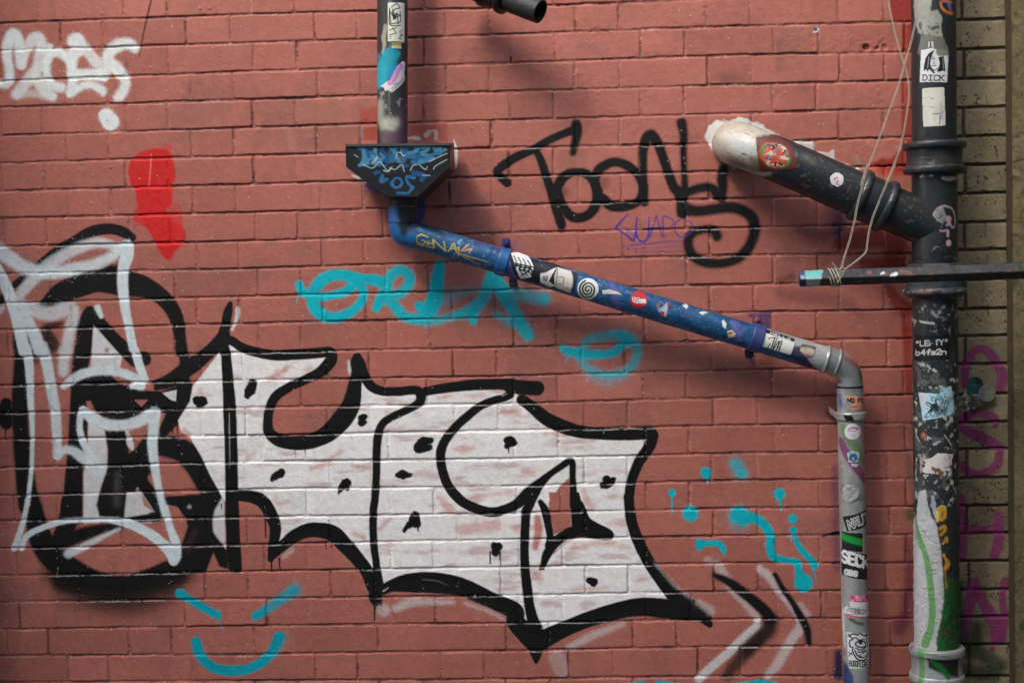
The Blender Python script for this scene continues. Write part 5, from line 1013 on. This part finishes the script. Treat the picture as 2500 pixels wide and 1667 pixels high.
def br_paint(c, U, V):
    c.poly('c1 1790,1200 1800,1060 1850,1000 2000,990 2352,1110 d1 160,1130 180,1400 c1 2300,1420 2200,1450 2000,1420 1850,1330', (172, 163, 144), 8, .95, wob=5); fleck(c, U, V, (110, 92, 66), 7, .8, 296, .5); c.stroke('c1 1900,1110,40 2050,1160,50 2120,1210,40', (186, 186, 178), 12, .8); c.stroke('d1 20,1210,50 120,1240,50', (176, 180, 176), 10, .8)
    c.stroke('c1 1990,1330,50 2150,1380,40 d1 150,1330,40', (88, 76, 44), 14, .8); c.stroke('c1 2060,1260,5 2100,1270,3', (20, 20, 20), 1); c.stroke('c1 2080,1090,3 2110,1110,3', (60, 50, 40), 1)
    c.stroke('d1 560,1290,30 620,1330,24', (96, 92, 72), 10, .6); c.stroke('d1 470,1280,16', (150, 140, 120), 8, .5); fleck(c, U, V, (96, 98, 92), 3, .87, 292, .5); c.stroke('d1 200,1480,24 350,1500,20', (30, 54, 80), 10, .5)
    c.stroke('d2 1330,120,22 1400,200,24 1440,180,18', (72, 70, 58), 8, .6)
pipe('branch_pipe', BT, CI, M_METAL, soil, br_paint, 'sloping branch coming out of the wall, grey and cream at its left end', rough=.4, dv=1.7, seed=205)
bax = (at(2200, 520, SD)-at(2050, 457, SD)); bax /= np.linalg.norm(bax); rb0 = rm(54, .12)
for px_, py_, lb in ((2100, 477, 'ring of the branch socket further from the upright pipe'), (2162, 504, 'ring of the branch socket nearer the upright pipe')):
    p = at(px_, py_, SD); pr = [(0, rb0*.99)]+[(.001+a, r) for a, r in bead(rb0*1.04, rb0*1.19, .022)]+[(.025, rb0*.99)]
    pipe('socket_ring', Lathe(p-bax*.0125, p+bax, pr), (38, 42, 44), M_METAL, soil, col_paint, lb, rough=.35, seed=207)
p = at(2131, 491, SD); pipe('socket_sleeve', Lathe(p-bax*.03, p+bax, [(0, rb0*1.045), (.06, rb0*1.045)]), (34, 38, 40), M_METAL, soil, None, None, rough=.4)
def lowsock(c, U, V):
    m = vband(c, U, V, 640, 668); c.stroke('d2 1500,842,12 1600,846,14 1720,842,10', (160, 92, 50), 3, .9, wob=5); c.stroke('d2 1450,835,12 1600,850,14 1800,845,12', (60, 50, 44), 3, .8, wob=4); c.stroke('d2 1400,1050,6 1600,1045,6 1850,1040,6', (120, 126, 126), 1.5, .6, wob=2); c.stroke('d2 1470,1050,10 1660,1055,12', (120, 66, 40), 4, .7, wob=4)
    c.stroke('d2 1350,990,10 1360,1040,14', (190, 180, 160), 2, .8, wob=4); peel(c, U, V, (28, 30, 32), 12, .6, 295, .8, -.6)
a, b = sp_(642), sp_(730); L = np.linalg.norm(b-a); rs = rm(67, SD)
pipe('lower_socket', Lathe(a, b, [(0, R2*.98), (.004, R2*1.15), (.010, rs*1.0), (.016, rs*1.03), (L*.68, rs)]+[(L*.69+x, r) for x, r in bead(rs, rm(75, SD), .018)]+[(L*.93, rs*.93), (L, R2*.98)]), (56, 62, 66), M_METAL, soil, lowsock, 'flaking grey socket behind the iron bar', rough=.42, bump=.5)
SLW = seg(722, 1592, R2)
def sl_paint(c, U, V):
    fleck(c, U, V, (120, 122, 118), 3.5, .88, 300, .7, vband(c, U, V, 740, 1240)); pm = vband(c, U, V, 880, 1240, soft=25)
    peel(c, U, V, (84, 88, 86), 22, .58, 301, .85, .5, pm); peel(c, U, V, (176, 176, 168), 13, .66, 303, .9, .7, pm); peel(c, U, V, (70, 36, 28), 16, .68, 305, .8, .3, pm)
    peel(c, U, V, (150, 152, 150), 11, .66, 307, .8, .5, vband(c, U, V, 745, 830))
    c.poly('d2 1490,1285 1620,1300 1620,1322 1500,1300', (200, 198, 184), 1, 1); c.stroke('d2 1600,1220,16 1640,1250,14', (150, 152, 148), 2, .8, wob=8); c.stroke('d3 1500,1250,30 1490,1330,30', (90, 94, 98), 10, .5); c.stroke('d3 1525,880,20', (176, 96, 50), 2, .9, wob=2)
    c.stroke('d3 1460,850,3 1495,930,4', (186, 190, 186), .9, .9); c.stroke('d3 1745,1240,3 1795,1360,4', (186, 190, 186), .9, .9); c.stroke('d3 1700,880,4 1755,960,4', (186, 190, 186), .9, .8)
    c.poly('d3 1470,1546 1480,1430 1500,1340 1545,1330 1560,1450 1590,1560 d4 1625,220 1665,400 1690,640 1700,900 1660,1100 1640,1270 1660,1500 1380,1500 1430,1000 1420,200', (178, 180, 178), 2, 1, wob=3, rough=.3)
    c.poly('d3 1590,1380 1610,1370 1640,1500 d4 1640,240 1600,120', (150, 162, 172), 1.5, .9, wob=3)
    LG = (102, 148, 92)
    c.stroke('d4 1455,150,12 1480,300,22 1530,450,24 1570,620,26 1590,800,26 1600,950,26 1585,1100,28 1540,1220,36', LG, 1.8, 1); c.stroke('d4 1470,330,24 1500,420,18', LG, 3, .7)
    c.poly('d4 1695,650 1820,700 1840,1280 1640,1280 1640,1150 1670,1000 1700,850', (24, 84, 36), 3, .95, wob=6); fleck(c, U, V, (52, 44, 30), 9, .62, 355, .7, vband(c, U, V, 1420, 1580)*(U > 30)); c.stroke('d4 1700,1130,30 1760,1160,26', (60, 54, 34), 5, .8, wob=5)
    Y = (190, 140, 40)
    c.stroke('d3 1640,1546,10 1645,1490,12 1690,1470,14 1705,1500,12', (206, 190, 90), 1.2, .95); c.stroke('d4 1650,130,12 1680,110,14 1705,150,14 1690,195,14 1660,200,12 1670,130,12', Y, 1.5, .95); c.stroke('d4 1645,150,12 1640,215,10', (206, 190, 90), 1.5, .9)
    c.stroke('d4 1660,280,14 1700,260,12 1705,290,12 1670,330,10', Y, 1.5, .9, wob=2); c.stroke('d4 1690,400,12 1715,360,14 1720,390,10', Y, 1.5, .9, wob=2); c.stroke('d4 1695,500,14 1725,560,18 1710,600,18', Y, 2, .95, wob=3); c.stroke('d4 1705,620,5 1715,760,6', (170, 120, 40), 1.5, .8, wob=2)
    k = vband(c, U, V, 1260, 1600); cr = 1-np.abs(fbm(U, V, 22, 311, 3)*2-1); a = sst(.965, .99, cr)*k
    c.h += a*1.3; c.blend((slice(None), slice(None)), a*.45, (70, 70, 66)); c.h += k*sst(.6, .64, fbm(U, V, 16, 313, 3))*.7
pipe('pipe_body', SLW, (38, 42, 44), M_METAL, soil, sl_paint, 'lower length, black above and silver and green below', rough=.42, du=1.6, dv=1.7, seed=215)
def lc_paint(c, U, V):
    c.stroke('d4 1510,1200,30 1500,1400,30 1510,1600,24', (96, 150, 84), 2, .9); c.poly('d4 1560,1340 1830,1340 1830,1500 1700,1480 1560,1420', (22, 30, 22), 4, .95); c.stroke('d4 1600,1370,20 1680,1430,22 1740,1500,22', (22, 120, 44), 3, .95)
    c.stroke('d4 1420,1250,22', (130, 50, 96), 5, .8); cr = 1-np.abs(fbm(U, V, 18, 321, 3)*2-1); c.h += sst(.96, .99, cr)*1.2; c.stroke('d4 1550,1300,10 1750,1330,10', (40, 90, 40), 5, .6)
collar('collar', 1574, 1662, rm(66, SD), rm(61, SD), .022, (158, 160, 158), M_SILVER, 'silver painted bottom collar', lc_paint)
pipe('pipe_body', seg(1655, 2100, R2), (120, 124, 122), M_METAL, soil, None, 'lowest length below the silver collar')
# stickers on the soil pipe
def d1s(c, U, V):
    K2 = (18, 18, 18)
    c.poly('d1 1533,588 1530,560 1545,480 1572,440 1620,410 1606,440 1590,480 1584,520 1588,555 1602,592 1575,572 1560,590 1550,570', K2, .8); c.poly('d1 1650,472 1692,462 1700,520 1706,590 1680,582 1662,592 1636,590 1650,560 1662,520 1655,500', K2, .8)
    c.stroke('d1 1586,545,3 1600,572,4 1622,578,3 1645,560,3', K2, .7); c.stroke('d1 1596,486,4 1612,482,3 1624,487,2', K2, .6); c.stroke('d1 1593,472,2 1612,468,2', K2, .5); c.stroke('d1 1604,541,4 1618,539,3 1630,543,3', K2, .6); c.stroke('d1 1616,500,1.6 1610,523,2 1620,526,1.6', K2, .5)
    c.stroke('d1 1600,582,8 1614,600,6', K2, 1); c.stroke('d1 1572,470,2 1562,560,2', (200, 200, 198), .6, .7); c.stroke('d1 1685,480,2 1690,570,2', (200, 200, 198), .6, .7); c.stroke('d1 1632,480,5 1630,540,3', (196, 196, 194), .8, .6)
    c.poly('d1 1630,400 1735,420 1735,462 1640,462', (112, 112, 104), 1, .95, wob=3)
    text(c, 'd1', 'DICK', 1526, 618, 1694, 622, -2, 42, 4.3, K2, .6, 1.4)
    for x, y in ((1526, 618), (1524, 660), (1578, 619), (1600, 619), (1576, 661), (1598, 661), (1660, 621), (1658, 663), (1694, 664), (1694, 622)): c.stroke('d1 %d,%d,3 %d,%d,3' % (x-7, y, x+7, y), K2, .5, curve=False)
sticker(SU, soil, 'd1 1507,412 1570,402 1595,350 1610,345 1612,400 1735,432 1722,682 1495,680', (206, 208, 205), 'portrait_sticker', 'white sticker with a black portrait of a long haired woman over black capitals', d1s)
sticker(SU, soil, 'd1 1565,398 1570,345 1610,345 1615,398', (196, 196, 190), 'torn_sticker', 'torn upper edge of the portrait sticker', lambda c, U, V: (c.stroke('d1 1586,350,5 1586,390,5', (20, 20, 20), .7, curve=False), c.stroke('d1 1572,390,3 1600,390,3', (20, 20, 20), .6, curve=False)), wob=2, lift=.0016)
def blank(c, U, V):
    c.stroke('d1 1515,810,1.6 1570,800,1.6 1610,815,1.6', (90, 86, 76), .7, .8, wob=2); c.stroke('d1 1600,935,2 1650,935,2 1700,912,2', (40, 38, 34), .7, .9, wob=2); c.stroke('d1 1660,1035,2 1662,980,2 1672,930,2', (60, 56, 50), .7, .9, wob=2); c.stroke('d1 1525,880,1.5 1600,880,1.5 1640,890,1.5', (110, 106, 96), .7, .7, wob=2)
    c.stroke('d1 1670,850,9 1680,980,12', (150, 170, 186), 3, .7); g = sst(.55, .7, fbm(U, V, 20, 330))*.3; c.blend((slice(None), slice(None)), g, (170, 160, 130))
sticker(SU, soil, 'd1 1515,735 1525,727 1690,715 1700,725 1710,1025 1700,1035 1535,1045 1524,1035', (204, 202, 188), 'blank_sticker', 'blank cracked white label below the portrait sticker', blank)
def lef(c, U, V):
    text(c, 'd3', '*LEFTY*', 1462, 112, 1728, 95, 2, 40, 5.0, (206, 208, 205), .7, 1.0); c.poly('d3 1578,90 1630,90 1625,122 1580,128', (22, 22, 22), 1.5, .97, wob=3)
    text(c, 'd3', 'b4fs2n', 1468, 182, 1712, 174, -2, 42, 5.0, (206, 208, 205), .7, 1.0)
sticker(SLW, soil, 'd2 1452,1400 1740,1395 d3 1738,262 1452,268', (22, 22, 22), 'lettered_sticker', 'worn black sticker with two lines of white letters', lef, wob=.8)
def blu(c, U, V):
    g = sst(.52, .6, fbm(U, V, 7, 340, 2)); c.blend((slice(None), slice(None)), g*.6, (60, 120, 140)); scrib(c, 'd3', 1540, 560, 1740, 730, 34, 2.2, (16, 26, 34), 14); scrib(c, 'd3', 1550, 580, 1660, 700, 14, 4, (14, 18, 22), 15); c.poly('d3 1485,530 1560,530 1540,640 1500,640', (196, 196, 196), 3, .8, wob=4)
    c.stroke('d3 1520,756,5 1785,706,4', (190, 205, 210), 1, .9)
sticker(SLW, soil, 'd3 1484,526 1560,535 1660,540 1658,495 1756,474 1786,704 1522,762', (170, 205, 214), 'drawing_sticker', 'pale blue sticker with a tangled ink drawing', blu)
def wt(c, U, V):
    c.stroke('d3 1740,1030,8 1745,1130,8', (180, 90, 86), 3, .8, wob=3); c.poly('d3 1595,1140 1640,1150 1690,1185 1680,1225 1620,1200', (96, 64, 30), 2, .95, wob=4); c.stroke('d3 1640,1190,8', (200, 190, 176), 2); c.stroke('d3 1700,1060,2 1720,1110,2 1700,1180,2', (120, 110, 104), .8, .6, wob=3); c.poly('d3 1742,1125 1772,1125 1768,1220 1745,1220', (34, 32, 30), 1); text(c, 'd3', 'CARE', 1760, 1135, 1758, 1210, -12, 0, 1.8, (190, 190, 186), .5)
sticker(SLW, soil, 'd3 1530,1075 1600,1060 1640,1030 1775,1030 1760,1100 1768,1222 1690,1220 1600,1200 1545,1190 1500,1180 1540,1130', (200, 196, 190), 'torn_sticker', 'torn whitish sticker with a brown hole halfway up the lower length', wt, wob=3, wr=2)
sticker(SLW, soil, 'd3 1500,1040 1540,1030 1560,1080 1530,1140 1530,1195 1495,1200', (150, 146, 136), 'torn_sticker', 'grey flaking remains beside the whitish torn sticker', lambda c, U, V: peel(c, U, V, (40, 40, 38), 8, .55, 350, .8), wob=3)
sticker(SLW, soil, 'd3 1500,1350 1540,1345 1565,1500 1550,1546 1510,1500 1495,1400', (170, 172, 172), 'silver_patch', 'smooth silver patch at the top of the silver painted area', None, wob=2)
sticker(BT, soil, 'd1 817,1475,58', (200, 200, 200), 'round_sticker', 'round white sticker with a red squiggle on the branch', lambda c, U, V: (c.stroke('d1 790,1460,3 800,1480,3 815,1455,3 825,1470,3', (190, 70, 90), .7), c.stroke('d1 805,1500,3 830,1485,3 815,1510,3 835,1515,3', (190, 70, 90), .7)), circle=True, pitch=1.0)
def film(c, U, V):
    c.stroke('d1 300,1270,95', (190, 96, 54), 4, .95, wob=3); g = sst(.5, .58, fbm(U, V, 9, 360, 3)); cs = sst(105/3.36+3, 105/3.36-3, 0*U+0)
    Uc, Vc = c.inv(np.array([1800+315/3.36]), np.array([1275/3.36])); dd = np.hypot(U-Uc[0], V-Vc[0]); inn = 1-sst(26, 31, dd)
    c.blend((slice(None), slice(None)), g*inn*.9, (196, 184, 160)); c.blend((slice(None), slice(None)), sst(.55, .62, fbm(U, V, 7, 364, 2))*inn*.85, (58, 84, 120)); c.blend((slice(None), slice(None)), sst(.62, .68, fbm(U, V, 8, 368, 2))*inn, (196, 56, 34)); c.blend((slice(None), slice(None)), sst(.66, .7, fbm(U, V, 6, 371, 2))*inn, (24, 24, 26))
    c.blend((slice(None), slice(None)), (sst(24, 28, dd)*(1-sst(30, 33, dd)))*sst(.4, .5, fbm(U, V, 30, 374))*.9, (40, 120, 60)); c.stroke('d1 250,1190,5 300,1195,5 340,1185,4', (40, 26, 24), 1)
    for i in range(9): c.stroke('d1 %d,%d,5' % (210+32*i, 1396-i*3), (30, 20, 18), .8)
    for i in range(6): c.stroke('d1 %d,%d,4' % (190+26*i, 1140+i*2), (30, 20, 18), .8)
sticker(BT, soil, 'd1 148,1130 330,1122 410,1160 450,1200 492,1385 190,1408', (96, 40, 32), 'film_frame_sticker', 'colourful round artwork inside a dark red film frame sticker', film, pitch=.9)

# ------------------------------------------------------------------ iron bar and the wire tied to it
class Bar(Lathe):
    def map(s, U, V, h=0.0):
        a = np.interp(V, s.t, s.a); r = np.interp(V, s.t, s.r); f = U*S/s.R; g = f+.70
        k = 1/(np.abs(np.cos(g))**14+np.abs(np.sin(g))**14)**(1/14.); r = r*k+h
        return s.p0+a[..., None]*s.ax+(r*np.cos(f))[..., None]*s.e1+(r*np.sin(f))[..., None]*s.e2
b0, b1 = at(1950, 681, .27), at(2760, 651, .29); BL = np.linalg.norm(b1-b0); hb = rm(14.6, .28)
BAR = Bar(b0, b1, [(0, .0003), (.0005, hb*.8), (.004, hb), (BL, hb)])
def bar_paint(c, U, V):
    fleck(c, U, V, (84, 80, 74), 3, .8, 380, .6); peel(c, U, V, (104, 66, 40), 12, .66, 382, .7, .4)
    c.poly('d2 560,880 700,880 690,945 540,950', (96, 170, 158), 1.5, .97, wob=2); c.poly('d2 560,945 680,935 675,1000 570,1010', (176, 180, 178), 1.5, .95, wob=3); c.poly('d2 480,860 545,870 560,960 560,1040 480,1040', (34, 50, 96), 2, .95, wob=3); c.stroke('d2 535,930,14', (190, 190, 186), 3, .7)
    c.stroke('d2 1180,905,10 1200,895,8', (200, 200, 196), 1, .95, wob=4); c.stroke('d2 1260,920,14 1300,900,12', (206, 206, 204), 1, .95, wob=5); c.stroke('d2 1080,890,14', (150, 90, 50), 4, .7, wob=4); c.stroke('d2 1340,880,14 1420,890,10', (140, 84, 50), 4, .6, wob=4)
bar = pipe('iron_bar', BAR, (40, 40, 38), M_METAL, None, bar_paint, rough=.5, bump=.8, du=1.6, seed=385)
tag(bar, 'horizontal square iron bar crossing in front of the soil pipe, tip painted turquoise and blue', 'metal bar')

wire = empty('hanging_wire', (0, 0, 0), 'thin pale doubled wire crossing over itself and knotted round the iron bar', 'wire')
def strand(name, s, d0, d1, r, off=0.0, col=(160, 152, 132), lab=None, n=8):
    x, y, _ = pts(s); k = np.linspace(0, 1, len(x)); P = [at(a+off, b+off*.2, d0+(d1-d0)*q) for a, b, q in zip(x, y, k)]
    T = Tube(P, r, n); v = np.arange(0, T.t[-1], 3.0); c = Canvas(T, np.linspace(-T.umax, T.umax, 9), v, col, .45)
    return build(c, name, M_WIRE, wire, 0.0, None, lab)
SA = 'd1 1235,-200 1240,0 1262,130 1310,330 1368,530 1400,640 1408,760 1396,900 1340,1200 1220,1520 d2 1300,0 1180,270 1100,480 1068,640 1058,715 1010,770 930,830 870,878 820,930'
SB = 'd1 1530,-200 1502,0 1478,110 1430,330 1375,520 1330,680 1240,930 1160,1150 1010,1530 d2 1075,0 995,300 960,480 925,620 880,760 850,860 815,920'
for s in (SA, SB):
    for o_ in (-1.6, 1.4): strand('strand', s, .25, .315, .0009, o_)
th = np.linspace(0, 2*math.pi*3.2, 60); wc = at(2037, 678, .271); axb = BAR.ax; e1, e2 = BAR.e1, BAR.e2
W = [wc+axb*(t/(2*math.pi)*.0075-.014+.006*math.sin(t))+(e1*math.cos(t)+e2*math.sin(t))*(hb*1.52)+np.array([0,0,1])*0.0 for t in th]
T = Tube(W, .0018, 4); c = Canvas(T, np.linspace(-T.umax, T.umax, 9), np.arange(0, T.t[-1], 2.0), (160, 154, 134), .45); build(c, 'knot', M_WIRE, wire, 0.0, None, 'coils wound round the bar')
strand('loose_end', 'd2 778,810 800,838 840,880 870,885', .31, .315, .0014); strand('loose_end', 'd2 830,870 870,850 880,878 850,930 820,980', .315, .312, .0014)

# ------------------------------------------------------------------ stub of pipe at the top edge
stub = empty('overflow_pipe', (0, 0, 0), 'open end of a black pipe poking in at the top of the photo', 'pipe')
q0, q1 = at(1120, -50, .10), at(1319, 29, .20); SL_ = np.linalg.norm(q1-q0); r0 = rm(29.5, .17)
SB_ = Lathe(q0, q1, [(0, r0*1.2), (SL_*.5, r0*1.2), (SL_*.53, r0*1.02), (SL_, r0*.99), (SL_, r0*.86), (SL_*.7, r0*.84)])
pipe('pipe_body', SB_, (22, 25, 25), M_METAL, stub, lambda c, U, V: (fleck(c, U, V, (50, 54, 52), 4, .8, 390, .5)), rough=.6, seed=391)
sax = (q1-q0)/SL_
for f_, lb in ((.30, 'ring at the frame edge'), (.52, 'ring nearest the open end')):
    p = q0+sax*SL_*f_; pipe('pipe_ring', Lathe(p, p+sax, [(0, r0*.98)]+[(.001+a, r) for a, r in bead(r0*1.2, r0*1.42, .02)]+[(.021, r0*.98)]), (22, 25, 25), M_METAL, stub, None, lb, rough=.36)

# ------------------------------------------------------------------ foil scrap and two discs stuck on the buff bricks
def foilp(c, U, V):
    g = fbm(U, V, 10, 400, 3); c.blend((slice(None), slice(None)), sst(.45, .6, g)*.7, (60, 60, 48)); c.blend((slice(None), slice(None)), sst(.62, .68, fbm(U, V, 7, 404, 2))*.7, (206, 206, 196))
FW = Plane((0, .004, 0), (1, 0, 0), (0, 0, -1))
foil = sticker(FW, None, 'd3 1880,478 1900,450 1970,520 2060,530 2110,590 2040,620 1960,660 1855,694 1812,640 1840,560', (130, 128, 108), 'foil_scrap', None, foilp, mat=M_FOIL, wob=2, lift=.003, wr=6, rough=.25)
tag(foil, 'crumpled see through looking foil scrap stuck on the buff bricks behind two round stickers', 'foil scrap')
tag(sticker(FW, None, 'd3 1945,468,70', (30, 72, 76), 'round_sticker', None, lambda c, U, V: (c.stroke('d3 1975,420,34 1985,450,20', (20, 22, 20), 3, .9, wob=3), c.stroke('d3 1920,460,10 1950,480,8', (60, 110, 108), 3, .5)), circle=True, lift=.006, wr=1), 'dark teal round sticker on the buff bricks, left of the pale round one', 'sticker')
tag(sticker(FW, None, 'd3 2042,534,72', (140, 140, 126), 'round_sticker', None, lambda c, U, V: c.blend((slice(None), slice(None)), sst(.5, .7, fbm(U, V, 12, 410))*.4, (96, 96, 84)), circle=True, lift=.009, wr=1, mat=M_FOIL), 'pale grey round sticker on the buff bricks, right of the dark teal one', 'sticker')
